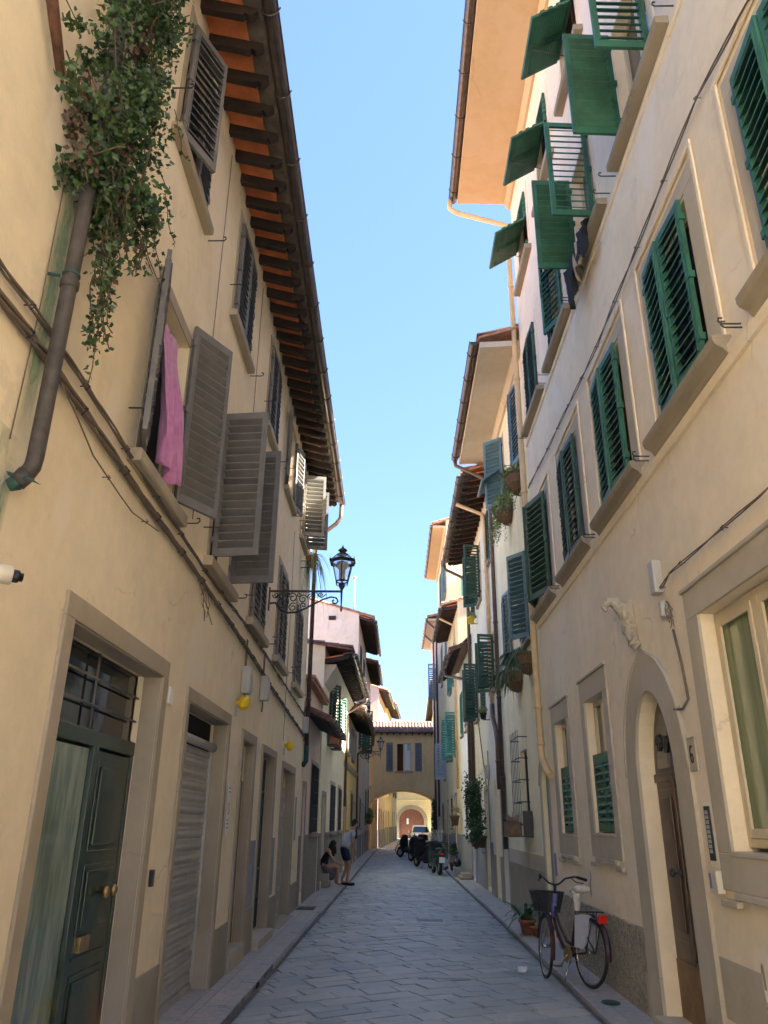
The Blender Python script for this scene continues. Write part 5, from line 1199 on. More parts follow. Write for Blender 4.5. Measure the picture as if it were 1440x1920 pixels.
def ylamp(u, z, label):
    t = thing('warning_lamp', tuple(FL.P(u, 0, z)), label, 'warning lamp', 'round yellow garage warning lamps'); T = lambda a, b_, c: FL.P(u + a, c, z + b_)
    b = MB(); b.lathe([(.03, .01), (.03, .05), (.07, .06), (.078, .10), (.07, .15), (.045, .175), (.01, .18)], n=14, T=T); b.build('lamp_cover', 'yellowp', t)
    b = MB()
    for k in range(8): a = k * math.pi / 4; b.tube([T(.078 * math.cos(a), .078 * math.sin(a), .07), T(.081 * math.cos(a), .081 * math.sin(a), .12), T(.045 * math.cos(a), .045 * math.sin(a), .18)], .006, 4)
    b.build('lamp_cage', 'yellowp', t); b = MB(); b.box(-.03, .03, -.16, -.05, .004, .02, T); b.tube([T(0, -.1, .01), T(0, -.02, .03)], .01, 5); b.build('mount', 'boxgrey', t)
ylamp(9.42, 3.02, 'round yellow warning lamp above the roller shutter garage'); ylamp(14.1, 2.94, 'round yellow warning lamp above the farthest garage door on the left')
# camera
t = thing('security_camera', tuple(FL.P(3.2, 0, 2.6)), 'beige bullet security camera on the left wall at the edge', 'camera')
p0 = FL.P(3.18, .10, 2.70); dr = V((.8, .58, -.02)).normalized(); sx_ = dr.cross(V((0, 0, 1))).normalized(); sz_ = sx_.cross(dr)
T = lambda a, b_, c: p0 + sx_ * a + sz_ * b_ + dr * c
b = MB(); b.lathe([(.036, -.10), (.04, -.09), (.04, .0), (.038, .002), (.043, .008), (.043, .09), (.038, .095)], n=20, T=T); b.build('housing', 'offwhite', t)
b = MB(); b.lathe([(.029, .09), (.029, .12), (.025, .125), (.02, .125), (.02, .14), (.011, .142)], n=18, T=T); b.build('lens', 'black', t)
b = MB(); b.tube([FL.P(3.1, 0, 2.62), FL.P(3.12, .06, 2.63), p0 - dr * .03 - sz_ * .04], .016, 8); b.box(3.06, 3.14, .001, .02, 2.57, 2.67, FL.P); b.tube([FL.P(3.1, .02, 2.66), FL.P(3.16, .02, 2.9), FL.P(3.3, .012, 3.2)], .004, 4); b.build('bracket', 'offwhite', t)
def plate(F, u0, u1, z0, z1, w, mat, name, label, cat, bev=.003):
    b = MB(); b.box(u0, u1, .003, w, z0, z1, F.P); return tag(b.build(name, mat, None, bevel=bev), label, cat)
plate(FL, 6.50, 6.62, 2.60, 2.74, .02, 'whitep', 'wall_plate', 'small pale plate beside the green door surround top', 'plate')
plate(FL, 6.54, 6.60, 1.22, 1.34, .03, 'iron', 'door_bell', 'dark door bell plate between green door and roller shutter', 'bell')
# parking sign: plain plate with ring mark and grey print lines
t = thing('parking_sign', tuple(FL.P(9.3, 0, 1.5)), 'narrow white no parking sign on the stone jamb beside the roller shutter', 'sign')
b = MB(); b.box(9.27, 9.43, .026, .032, 1.55, 2.1, FL.P); b.build('panel', 'whitep', t)
b = MB(); T = lambda a, b_, c: FL.P(9.35 + a, .034 + c, 1.83 + b_)
for k in range(20):
    a0, a1 = 2 * math.pi * k / 20, 2 * math.pi * (k + 1) / 20
    b.poly([T(.065 * math.cos(a0), .065 * math.sin(a0), 0), T(.065 * math.cos(a1), .065 * math.sin(a1), 0), T(.05 * math.cos(a1), .05 * math.sin(a1), 0), T(.05 * math.cos(a0), .05 * math.sin(a0), 0)])
b.box(-.007, .007, -.055, .055, 0, .0008, lambda a, q, c: T(.707 * (a - q), .707 * (a + q), c)); b.build('ring', 'red', t, recalc=False)
b = MB()
for i, z in enumerate((2.04, 2.0, 1.70, 1.66, 1.62)): b.box(9.29, 9.41 - .01 * (i % 3), .033, .034, z, z + .012, FL.P)
b.build('print', 'plateblue', t)
plate(FL, 16.3, 16.5, 1.35, 2.15, .012, 'plinthbl', 'wall_panel', 'thin grey blue strip panel on the wall near the far corner of the left house', 'panel')
# pink curtain hanging out of the first window
b = MB(); nu, nz = 26, 26; base = 0
for j in range(nz + 1):
    t_ = j / nz; z = 5.52 - 1.30 * t_
    for i in range(nu + 1):
        s_ = i / nu; wd = .60 - .12 * math.sin(t_ * 3.0)
        u = 5.14 + .10 * t_ + wd * s_; w = -.06 + .12 * math.sin(min(1, t_ * 1.3) * 1.57) + .035 * math.sin(s_ * 19 + t_ * 2.2) * (.4 + t_) + .012 * math.sin(s_ * 41 + t_ * 9)
        b.v.append(FL.P(u, w + .02, z + .04 * math.sin(s_ * 9) * t_ + (.08 * s_ if j == 0 else 0)))
for j in range(nz):
    for i in range(nu): a = j * (nu + 1) + i; b.f.append((a, a + 1, a + nu + 2, a + nu + 1)); b.m.append(0); b.sm.append(True)
o = b.build('curtain', 'curtain', recalc=False); sd = o.modifiers.new('Solidify', 'SOLIDIFY'); sd.thickness = .003; tag(o, 'pink curtain blowing out of the first open window on the left', 'curtain')
# laundry on the right sill
def cloth(F, u0, u1, zt, zb, w, mat, label, seed):
    rnd = random.Random(seed); b = MB(); nu, nz = 16, 14
    for j in range(nz + 1):
        t_ = j / nz
        for i in range(nu + 1):
            s_ = i / nu; u = u0 + (u1 - u0) * (s_ * (1 - .35 * t_) + .18 * t_); wv = w + .035 * math.sin(s_ * 11 + seed + t_ * 4) + .02 * math.sin(s_ * 23 + t_ * 7)
            if j < 3: wv = w - .10 * (3 - j) / 3
            b.v.append(F.P(u, wv, zt + (.02 if j < 3 else 0) - (zt - zb) * max(0, t_ - .15) * (1 + .25 * math.sin(s_ * 5 + seed))))
    for j in range(nz):
        for i in range(nu): a = j * (nu + 1) + i; b.f.append((a, a + 1, a + nu + 2, a + nu + 1)); b.m.append(0); b.sm.append(True)
    o = b.build('hanging_cloth', mat, recalc=False); sd = o.modifiers.new('Solidify', 'SOLIDIFY'); sd.thickness = .004; return tag(o, label, 'cloth')
cloth(FR, 7.0, 7.42, 8.19, 7.72, .18, 'clothblk', 'black garment hanging over the upper right window sill, nearer one', 2); cloth(FR, 7.5, 8.0, 8.19, 7.55, .185, 'clothblk', 'longer black garment hanging at the far end of the upper right window sill', 5); cloth(FR, 7.25, 7.62, 8.185, 7.75, .17, 'clothbeige', 'beige cloth hanging between the two black garments', 9)
# ------------------------------------------------------------------ fittings on the right wall
cable([(1.7, 6.6), (3.42, 6.70), (4.3, 6.86), (7.5, 6.78), (10.5, 6.98), (12.3, 7.12)], FR, .008, 'thin dark cable running along the peach house between the window rows', 2)
cable([(2.0, 3.72), (4.5, 3.62), (6.2, 3.66), (6.42, 3.6)], FR, .007, 'thin cable above the large ground floor window at right', 2)
t = thing('alarm_box', tuple(FR.P(6.5, 0, 3.5)), 'white alarm box with hanging wires above the arched door at right', 'alarm box')
b = MB(); b.box(6.44, 6.57, .004, .09, 3.56, 3.86, FR.P); b.box(6.40, 6.47, .004, .07, 3.34, 3.48, FR.P); b.build('box', 'boxgrey', t, bevel=.014)
b = MB()
for k in range(7):
    a = [FR.P(6.36 + .012 * k, .03, 3.46)]
    for i in range(1, 8): a.append(a[-1] + V((random.gauss(0, .008), random.gauss(-.004, .02), -random.uniform(.015, .045))))
    b.tube(a, .004, 4)
b.tube([(6.3, .03, 3.2), (6.24, .02, 2.9), (6.2, .02, 2.62), (6.32, .03, 2.56), (6.5, .035, 2.58)], .012, 6, 0, True, FR.P); b.build('wires', 'cable', t)
# carved stone bracket above the door
t_pts = [V((2.31, 7.30, 3.27)), V((2.27, 7.31, 3.31)), V((2.25, 7.34, 3.42)), V((2.25, 7.36, 3.54)), V((2.22, 7.40, 3.65)), V((2.17, 7.44, 3.73)), V((2.10, 7.46, 3.75)), V((2.06, 7.46, 3.70)), V((2.07, 7.45, 3.65))]
b = MB(); b.tube(t_pts, [.045, .06, .05, .062, .065, .062, .045, .032, .02], 14); b.blob((2.21, 7.31, 3.60), (.035, .04, .08)); b.blob((2.22, 7.40, 3.46), (.035, .04, .06)); b.blob((2.22, 7.27, 3.36), (.035, .035, .04)); b.tube([(2.29, 7.40, 3.74), (2.28, 7.38, 3.55), (2.29, 7.32, 3.3)], [.04, .06, .03], 10)
o = b.build('carved_corbel', 'stonecarve', None, recalc=False); rm = o.modifiers.new('Remesh', 'REMESH'); rm.mode = 'VOXEL'; rm.voxel_size = .008; rm.use_smooth_shade = True
tx = bpy.data.textures.new('chisel', 'CLOUDS'); tx.noise_scale = .035; dm = o.modifiers.new('Displace', 'DISPLACE'); dm.texture = tx; dm.strength = .028; dm.mid_level = .5; dm.texture_coords = 'GLOBAL'; tag(o, 'worn carved stone corbel above the pointed arch of the number 6 door', 'stone carving')
# house number
t = thing('house_number', tuple(FR.P(6.28, 0, 2.1)), 'white marble house number plate reading 6 beside the arched door', 'number plate')
b = MB(); b.box(6.20, 6.36, .003, .022, 2.08, 2.34, FR.P); b.build('plate', 'whitep' if 0 else 'stonecarve', t, bevel=.01)
b = MB()
for (x0, x1, z0, z1) in ((6.205, 6.355, 2.085, 2.09), (6.205, 6.355, 2.33, 2.335), (6.205, 6.209, 2.085, 2.335), (6.351, 6.355, 2.085, 2.335)): b.box(x0, x1, .0225, .0235, z0, z1, FR.P)
b.build('border', 'sill', t)
# the viewer faces the right wall with the street end (larger u) on the left: digits run towards smaller u
b = MB(); D_ = lambda a, h_: FR.P(6.28 - a, .025, 2.145 + h_)
six = [(.022, .118), (.010, .128), (-.008, .124), (-.020, .10), (-.025, .065), (-.024, .035), (-.014, .010), (.002, .002), (.018, .010), (.026, .032), (.022, .055), (.008, .068), (-.008, .062), (-.019, .045)]
b.tube([D_(a, h_) for a, h_ in six], .0055, 6); b.build('digit', 'letter', t)
t = thing('intercom', tuple(FR.P(6.15, 0, 1.4)), 'narrow steel intercom with name strips set in the wall beside the arched door', 'intercom')
b = MB(); b.box(6.06, 6.22, .002, .012, 1.42, 1.86, FR.P); b.build('mortar_frame', 'white', t); b = MB(); b.box(6.10, 6.19, .012, .026, 1.46, 1.83, FR.P); b.build('panel', 'letter', t, bevel=.004)
b = MB()
for k in range(9): b.box(6.115, 6.165, .026, .030, 1.51 + k * .033, 1.535 + k * .033, FR.P)
b.build('name_strip', 'boxgrey', t)
t = thing('key_box', tuple(FR.P(6.1, 0, 1.25)), 'small pale box with dark slot below the intercom', 'box'); b = MB(); b.box(6.03, 6.17, .003, .06, 1.25, 1.40, FR.P); b.build('box', 'offwhite', t, bevel=.006); b = MB(); b.box(6.12, 6.155, .06, .065, 1.28, 1.38, FR.P); b.build('slot', 'plateblue', t)
plate(FR2, 13.4, 13.48, 1.25, 1.62, .012, 'whitep', 'paper_strip', 'small white paper strip beside the narrow arched door at right', 'paper strip')
plate(FR, 12.22, 12.32, 1.0, 1.3, .012, 'plateblue', 'wall_sticker', 'small bluish sticker at the far corner of the peach house above the bicycle handlebar', 'sticker')
meter(FR4, 20.9, 2.75, 'grey meter box on the cream house next to the large shrub'); meter(FR5, 24.9, 2.6, 'grey meter box on the blueish white house')
# ------------------------------------------------------------------ street lamps
def street_lamp(loc, label, L=1.12):
    t = thing('street_lamp', loc, label, 'street lamp', 'wrought iron wall lanterns'); o = V(loc)
    W = lambda x, z, y=0: o + V((x, y, z))
    b = MB(); b.box(o.x - .0, o.x + L, o.y - .012, o.y + .012, o.z - .012, o.z + .018); b.box(o.x - .005, o.x + .012, o.y - .03, o.y + .03, o.z - .30, o.z + .06)
    # big sweeping curve under the bar
    cur = [W(.02, -.19), W(.10, -.18), W(.14, -.24), W(.20, -.30), W(.30, -.335), W(.42, -.33), W(.56, -.27), W(.70, -.19), W(.84, -.12), W(.95, -.085), W(1.03, -.10), W(1.06, -.15), W(1.03, -.19), W(.985, -.18), W(.975, -.145), W(1.0, -.13)]
    b.tube(cur, [.016] * 8 + [.013] * 8, 6)
    def spiral(cx, cz, r, turns, ph, d=1):
        n = int(turns * 14); b.tube([W(cx + r * (1 - .8 * i / n) * math.cos(ph + d * i * turns * 6.28 / n), cz + r * (1 - .8 * i / n) * math.sin(ph + d * i * turns * 6.28 / n)) for i in range(n + 1)], .009, 5)
    for (cx, cz, r, tn, ph, d) in ((.20, -.17, .13, 1.5, 2.6, -1), (.20, -.08, .065, 1.2, 0, 1), (.36, -.10, .085, 1.4, 3.1, -1), (.37, -.25, .07, 1.3, 1, 1), (.52, -.12, .075, 1.4, 0, 1), (.53, -.22, .05, 1.2, 4, -1), (.65, -.09, .06, 1.3, 3, -1), (.78, -.06, .04, 1.3, 0, 1), (.10, -.06, .05, 1.3, 3, 1), (.29, -.05, .045, 1.2, 3, 1), (.46, -.05, .04, 1.2, 0, -1)): spiral(cx, cz, r, tn, ph, d)
    b.tube([W(.72, -.02), W(.80, -.10), W(.88, -.04)], .009, 5); b.build('bracket', 'iron', t)
    c = V((o.x + L - .01, o.y, o.z)); b = MB(); b.lathe([(.004, -.32), (.018, -.29), (.010, -.25), (.015, -.10), (.018, .0), (.020, .03), (.045, .07), (.05, .12), (.03, .14)], tuple(c), 10); b.build('stem', 'iron', t)
    # lantern frame, six sided
    n = 6; b = MB(); g = MB(); r0, z0, r1, z1, r2, z2 = .10, .16, .185, .50, .085, .60
    def ring(r, z): return [c + V((r * math.cos(2 * math.pi * (k + .5) / n), r * math.sin(2 * math.pi * (k + .5) / n), z)) for k in range(n)]
    A_, B_, C_ = ring(r0, z0), ring(r1, z1), ring(r2, z2); B2 = ring(r1 + .03, z1 - .01)
    for k in range(n):
        j = (k + 1) % n
        b.tube([A_[k], B_[k]], .009, 5); b.tube([B_[k], C_[k]], .008, 5); b.tube([A_[k], A_[j]], .012, 5); b.tube([B2[k], B2[j]], .016, 5); b.tube([C_[k], C_[j]], .008, 5)
        b.tube([A_[k], A_[k] + V((0, 0, -.05)), c + V((0, 0, .09)) + (A_[k] - c - V((0, 0, z0))) * .4], .006, 4); b.tube([B2[k], B2[k] + V((0, 0, .05))], [.008, .003], 4)
        b.poly([B2[k] + V((0, 0, -.045)), B2[j] + V((0, 0, -.045)), B2[j] + V((0, 0, .012)), B2[k] + V((0, 0, .012))])
        g.poly([A_[k], A_[j], B_[j], B_[k]]); g.poly([B_[k], B_[j], C_[j], C_[k]])
    b.build('lantern_frame', 'iron', t, recalc=False); g.build('lantern_glass', 'lampglass', t, recalc=False)
    b = MB(); b.lathe([(.095, .60), (.05, .63), (.045, .655), (.075, .665), (.06, .685), (.025, .71), (.012, .735), (.004, .76)], tuple(c), 12); b.build('cap', 'iron', t)
    b = MB(); b.lathe([(.03, .17), (.05, .20), (.05, .36), (.085, .38), (.09, .47)], tuple(c), 12); b.build('lamp_holder', 'boxgrey', t); return t
SLp = street_lamp((FL.x(11.4) + .005, 11.4, 4.98), 'large wrought iron lantern on a scrolled bracket against the sky on the left')
copy_thing(SLp, (-1.90, 40.0, 4.95), 'small distant wrought iron lantern in front of the bridge', 0, 1.0)
# ------------------------------------------------------------------ bicycle
def TR(o, fx, fy, up=(0, 0, 1)):
    f = V((fx, fy, 0)).normalized(); u = V(up).normalized(); l = u.cross(f).normalized(); f = l.cross(u); o = V(o)
    return lambda x, y, z: o + f * x + l * y + u * z
def wheel(t, T, cx, R_, steer=0, name='wheel', spokes=18, cz=None, tyre=.018, tm='blackm'):
    cz = R_ if cz is None else cz; ca, sa = math.cos(steer), math.sin(steer); Q = lambda a, r, y=0: T(cx + r * math.cos(a) * ca - y * sa, y * ca + r * math.cos(a) * sa, cz + r * math.sin(a))
    b = MB(); b.tube([Q(2 * math.pi * i / 36, R_ - tyre) for i in range(37)], tyre, 8, 0, False); w = b.build(name, tm, t)
    b = MB(); b.tube([Q(2 * math.pi * i / 36, R_ - tyre * 2.1) for i in range(37)], .010, 6, 0, False)
    for k in range(spokes): b.tube([Q(2 * math.pi * k / spokes, .02, .02 * (-1) ** k), Q(2 * math.pi * (k + .3) / spokes, R_ - tyre * 2)], .0016, 3, 0, False)
    b.tube([Q(0, 0, -.05), Q(0, 0, .05)], .018, 8); b.build('rim', 'chrome', w); return w
def loft(b, secs, T, mi=0, n=14, sq=.75):
    base = len(b.v)
    for (x, cy, cz, ry, rz) in secs:
        for k in range(n):
            a = 2 * math.pi * k / n; ca, sa = math.cos(a), math.sin(a)
            b.v.append(T(x, cy + ry * math.copysign(abs(ca) ** sq, ca), cz + rz * math.copysign(abs(sa) ** sq, sa)))
    for i in range(len(secs) - 1):
        for k in range(n): a = base + i * n + k; c = base + i * n + (k + 1) % n; b.f.append((a, c, c + n, a + n)); b.m.append(mi); b.sm.append(True)
    for e in (base, base + (len(secs) - 1) * n): b.f.append(tuple(e + k for k in range(n))); b.m.append(mi); b.sm.append(False)
def bicycle(o, f, lean, label, group=None, basket_=True, sc=1, col='bikebrown'):
    t = thing('bicycle', o, label, 'bicycle', group); up = V((lean * f[1] * 0 + lean, 0, 1)); T0 = TR(o, f[0], f[1], up)
    pz = -.05; T = (lambda x, y, z: T0(x, y, z - (x * .085 if basket_ else 0)))
    Rr = .335; st = .10; Hs = 1.02; st = -.26
    wheel(t, T, 0, Rr); wheel(t, T, Hs, Rr, st)
    b = MB(); hd = (.82, 0, .68); ht = (.78, 0, .90); bb = (.42, 0, .29); sp = (.27, 0, .80)
    b.tube([(.83, 0, .66), (.74, 0, .50), (.60, 0, .36), bb], .019, 8, 0, True, T); b.tube([(.80, 0, .78), (.68, 0, .57), (.52, 0, .42), (.38, 0, .38)], .015, 8, 0, True, T); b.tube([bb, sp], .016, 8, 0, True, T)
    for s in (-1, 1):
        b.tube([bb, (0, .05 * s, Rr)], .009, 6, 0, True, T); b.tube([(.30, 0, .68), (0, .05 * s, Rr)], .008, 6, 0, True, T)
    b.build('frame', col, t)
    b = MB(); b.tube([hd, ht], .026, 10, 0, True, T); b.tube([(.835, 0, .64), (.80, 0, .80)], .030, 10, 0, True, T); b.build('head_tube', 'bikeblue', t)
    b = MB()
    for s in (-1, 1): b.tube([(.835, .0, .66), (.85, .05 * s, .62), (.94, .05 * s, .46), (Hs, .05 * s, Rr)], .011, 7, 0, True, T)
    b.build('fork', 'chrome', t)
    b = MB()
    for cx, a0, a1 in ((0, -10, 190), (Hs, 10, 200)):
        pts = [math.radians(a0 + (a1 - a0) * i / 20) for i in range(21)]; sa_ = st if cx else 0
        Tm = lambda x, y, z, cx=cx, sa_=sa_: T(cx + (x - cx) * math.cos(sa_) - y * math.sin(sa_), y * math.cos(sa_) + (x - cx) * math.sin(sa_), z)
        for p, q in zip(pts, pts[1:]):
            for (y0, y1, r0, r1) in ((-.028, 0, .36, .372), (0, .028, .372, .36)): b.poly([Tm(cx + r0 * math.cos(p), y0, Rr + r0 * math.sin(p)), Tm(cx + r1 * math.cos(p), y1, Rr + r1 * math.sin(p)), Tm(cx + r1 * math.cos(q), y1, Rr + r1 * math.sin(q)), Tm(cx + r0 * math.cos(q), y0, Rr + r0 * math.sin(q))])
    b.build('mudguard', col, t, recalc=False)
    b = MB(); b.tube([(.78, 0, .90), (.77, 0, .99)], .012, 8, 0, True, T)
    for s in (-1, 1): b.tube([(.77, 0, .99), (.80, .07 * s, 1.01), (.80, .15 * s, 1.07), (.72, .23 * s, 1.09), (.60, .29 * s, 1.06)], .011, 7, 0, True, T)
    h = b.build('handlebar', 'chrome' if not basket_ else 'black', t)
    b = MB()
    for s in (-1, 1): b.tube([(.69, .245 * s, 1.085), (.57, .30 * s, 1.055)], .017, 8, 0, True, T); b.tube([(.74, .20 * s, 1.07), (.72, .25 * s, 1.03), (.62, .29 * s, 1.02)], .006, 5, 0, True, T)
    b.build('grip', 'blackm', h)
    if basket_:
        b = MB(); bx = [(.86, -.16, .92), (.86, .16, .92), (1.10, .18, .93), (1.10, -.18, .93)]; bl = [(.89, -.12, .70), (.89, .12, .70), (1.05, .13, .70), (1.05, -.13, .70)]
        for k in range(4):
            j = (k + 1) % 4; b.poly([T(*bx[k]), T(*bx[j]), T(*bl[j]), T(*bl[k])])
        b.poly([T(*p) for p in bl]); B_ = b.build('basket', 'mesh', t, recalc=False)
        b = MB(); b.tube([bx[0], bx[1], bx[2], bx[3], bx[0]], .007, 5, 0, True, T); b.tube([bl[0], bl[1], bl[2], bl[3], bl[0]], .004, 4, 0, True, T)
        for k in range(4):
            j = (k + 1) % 4
            for i in range(9):
                q = i / 9; p0 = V(bx[k]).lerp(V(bx[j]), q); p1 = V(bl[k]).lerp(V(bl[j]), q); b.tube([T(*p0), T(*p1)], .0018, 3, 0, False)
        b.build('wire_rim', 'black', B_, recalc=False)
    # saddle in a plastic bag
    b = MB(); b.tube([(.27, 0, .78), (.25, 0, .90)], .012, 8, 0, True, T)
    loft(b, [(.41, 0, .93, .018, .015), (.34, 0, .935, .03, .025), (.26, 0, .94, .05, .035), (.18, 0, .95, .09, .04), (.12, 0, .95, .085, .035), (.09, 0, .95, .05, .02)], T); s_ = b.build('saddle', 'blackm' if not basket_ else 'clearfilm', t)
    if basket_:
        b = MB(); b.tube([(.27, 0, .93), (.27, 0, .86), (.25, .01, .76), (.26, 0, .70)], [.07, .05, .035, .02], 9, 0, True, T); b.build('bag_tail', 'clearfilm', s_)
    b = MB()
    for s in (-1, 1): b.tube([(.24, .05 * s, .72), (-.02, .055 * s, .725), (-.20, .05 * s, .73), (-.22, 0, .73)], .007, 5, 0, True, T); b.tube([(-.16, .055 * s, .73), (0, .06 * s, Rr)], .005, 5, 0, True, T); b.tube([(-.04, .055 * s, .72), (0, .06 * s, Rr)], .005, 5, 0, True, T)
    for x in (.12, .03, -.06, -.15): b.tube([(x, -.055, .727), (x, .055, .727)], .005, 5, 0, True, T)
    b.build('rear_rack', 'black', t)
    b = MB(); b.box(-.27, -.235, -.05, .05, .62, .70, T); b.build('reflector', 'red', t, bevel=.006)
    if basket_:
        b = MB()
        for s in (-1, 1):
            y = .062 * s; b.poly([T(.22, y, .69), T(-.10, y, .70), T(-.02, y, .42), T(.06, y, .36), T(.24, y, .38)])
        b.build('skirt_guard', 'tgrey', t, recalc=False)
    b = MB(); b.lathe([(.085, -.004), (.085, .004)], n=20, T=lambda a, q, c: T(.42 + a, .045 + c, .29 + q)); b.lathe([(.035, -.004), (.035, .004)], n=12, T=lambda a, q, c: T(a, .045 + c, Rr + q)); b.tube([(.42, .045, .375), (0, .045, Rr + .035)], .004, 4, 0, True, T); b.tube([(.42, .045, .205), (0, .045, Rr - .035)], .004, 4, 0, True, T)
    for s in (-1, 1): b.tube([(.42, .05 * s, .29), (.42 + .12 * s, .07 * s, .29 - .12 * s)], .008, 5, 0, True, T); b.box(.38 + .12 * s, .46 + .12 * s, .07 * s - (.08 if s < 0 else 0), .07 * s + (.08 if s > 0 else 0), .28 - .12 * s, .30 - .12 * s, T)
    b.build('crankset', 'brass', t)
    b = MB(); b.box(.05, .48, .05, .058, .27, .40, T) if not basket_ else None
    b.tube([(.36, .05, .27), (.30, .16, .02)], .008, 5, 0, True, T); b.build('kickstand', 'chrome', t)
    return t
bicycle((2.07, 9.43, .085), (-.30, .95), .06, 'old bicycle with wire basket and bagged saddle leaning at the roughcast wall on the right')
# ------------------------------------------------------------------ scooters
def scooter(o, f, label, col='scootgreen', screen=True, box=False):
    t = thing('scooter', o, label, 'scooter', 'scooters and motorcycles parked along the right kerb'); T0 = TR(o, f[0], f[1], (.05, 0, 1)); T = T0
    for cx in (0, 1.28):
        b = MB(); b.tube([T(cx + .19 * math.cos(i * math.pi / 12), 0, .25 + .19 * math.sin(i * math.pi / 12)) for i in range(25)], .06, 10, 0, False); w = b.build('wheel', 'blackm', t)
        b = MB(); b.lathe([(.13, -.04), (.14, 0), (.13, .04)], n=16, T=lambda a, q, c, cx=cx: T(cx + a, c, .25 + q)); b.build('rim', 'boxgrey', w)
    b = MB(); loft(b, [(-.34, 0, .74, .05, .06), (-.25, 0, .70, .12, .12), (-.05, 0, .60, .18, .20), (.2, 0, .52, .20, .22), (.42, 0, .42, .18, .16), (.6, 0, .32, .18, .08), (.85, 0, .32, .19, .08), (.95, 0, .40, .21, .14)], T)
    loft(b, [(1.0, 0, .36, .20, .14), (1.02, 0, .55, .28, .20), (1.06, 0, .75, .29, .20), (1.0, 0, .93, .22, .12)], T); loft(b, [(1.08, 0, .45, .10, .1), (1.3, 0, .50, .09, .05), (1.48, 0, .42, .06, .03)], T); b.build('body', col, t)
    b = MB(); loft(b, [(-.34, 0, .84, .07, .035), (-.2, 0, .84, .14, .05), (.1, 0, .82, .16, .055), (.35, 0, .79, .15, .05), (.5, 0, .76, .09, .03)], T); b.build('seat', 'black', t)
    b = MB(); b.tube([T(1.28, 0, .25), T(1.12, 0, .75), T(1.0, 0, 1.02)], .03, 8); b.tube([T(.93, -.33, 1.03), T(1.0, -.12, 1.04), T(1.0, .12, 1.04), T(.93, .33, 1.03)], .018, 8); loft(b, [(.92, 0, 1.02, .09, .04), (1.02, 0, 1.03, .13, .07), (1.12, 0, 1.0, .08, .05)], T); h = b.build('handlebar', 'black', t)
    for s in (-1, 1):
        b = MB(); b.tube([T(.96, .24 * s, 1.05), T(.93, .32 * s, 1.20)], .007, 5); b.blob(T(.92, .33 * s, 1.23), (.02, .065, .04)); b.build('mirror', 'black', h)
    b = MB(); b.blob(T(1.13, 0, .98), (.05, .07, .055)); b.build('headlight', 'lampglass', t)
    b = MB(); b.box(-.36, -.33, -.07, .07, .66, .72, T); b.build('tail_light', 'red', t, bevel=.01)
    b = MB(); b.box(-.40, -.39, -.10, .10, .42, .60, T); b.box(-.395, -.2, -.02, .02, .55, .6, T); b.build('number_plate', 'whitep', t)
    b = MB(); b.tube([T(.2, -.16, .2), T(-.1, -.19, .24), T(-.35, -.2, .30)], [.03, .05, .045], 10); b.build('exhaust', 'gutter', t)
    b = MB(); b.tube([T(.45, -.12, .25), T(.42, -.2, .0)], .012, 5); b.tube([T(.45, .12, .25), T(.42, .2, .0)], .012, 5); b.build('stand', 'iron', t)
    if screen:
        b = MB()
        for i in range(6):
            for j in range(5):
                P = lambda i, j: T(1.08 - .16 * j / 5 - .05 * abs(i - 3) / 3, -.24 + .08 * i, 1.03 + .42 * j / 5)
                b.poly([P(i, j), P(i + 1, j), P(i + 1, j + 1), P(i, j + 1)], 0, True)
        b.build('windscreen', 'lampglass', t, recalc=False)
    if box:
        b = MB(); loft(b, [(-.52, 0, 1.02, .16, .12), (-.5, 0, 1.02, .20, .15), (-.2, 0, 1.02, .20, .15), (-.16, 0, 1.02, .16, .12)], T, sq=.5); b.build('top_box', 'black', t)
    return t
scooter((1.50, 29.3, 0), (-.12, 1), 'nearest parked scooter with clear windscreen seen from behind at the right kerb')
scooter((1.36, 33.2, 0), (-.45, 1), 'dark scooter second in the parked row, between the windscreen scooter and the boxed one', 'black', False)
scooter((1.30, 37.5, 0), (-.5, .9), 'parked black scooter third in the row at the right kerb', 'black', False)
scooter((1.05, 41.8, 0), (-.7, .8), 'parked black scooter with a rear top box farthest down the row', 'black', False, True)
bicycle((.28, 44.2, 0), (.98, .1), .03, 'dark bicycle parked crosswise at the far end of the scooter row', None, False, col='black')
t = thing('black_bag', (1.98, 27.3, .1), 'black bag on the pavement beside the nearest scooter', 'bag'); b = MB(); b.blob((1.98, 27.3, .50), (.14, .18, .13), jit=.12); b.build('bag', 'black', t); b = MB(); b.tube([(1.98, 27.2, .58), (1.98, 27.3, .78), (1.98, 27.4, .58)], .012, 5); b.build('strap', 'black', t); b = MB(); b.box(1.85, 2.12, 27.1, 27.5, .09, .38); b.build('crate', 'plinthbl', t, bevel=.01)
t = thing('potted_plant', (2.1, 30, .1), 'low green pot plant on the pavement behind the nearest scooter', 'potted plant'); pot(t, (2.1, 30.8, .09), .17, .3); b = MB(); st = MB(); bush(b, st, (2.08, 30.8, .75), (.17, .3, .3), 500, .07); b.build('foliage', ['leaf', 'leafpale'], t, recalc=False)
b = MB(); b.box(1.95, 2.34, 26.0, 27.2, .09, .16); b.box(2.05, 2.34, 26.1, 27.1, .16, .24); tag(b.build('stone_step', 'stone', None, bevel=.01), 'low double stone step at the blueish house door on the right pavement', 'step')
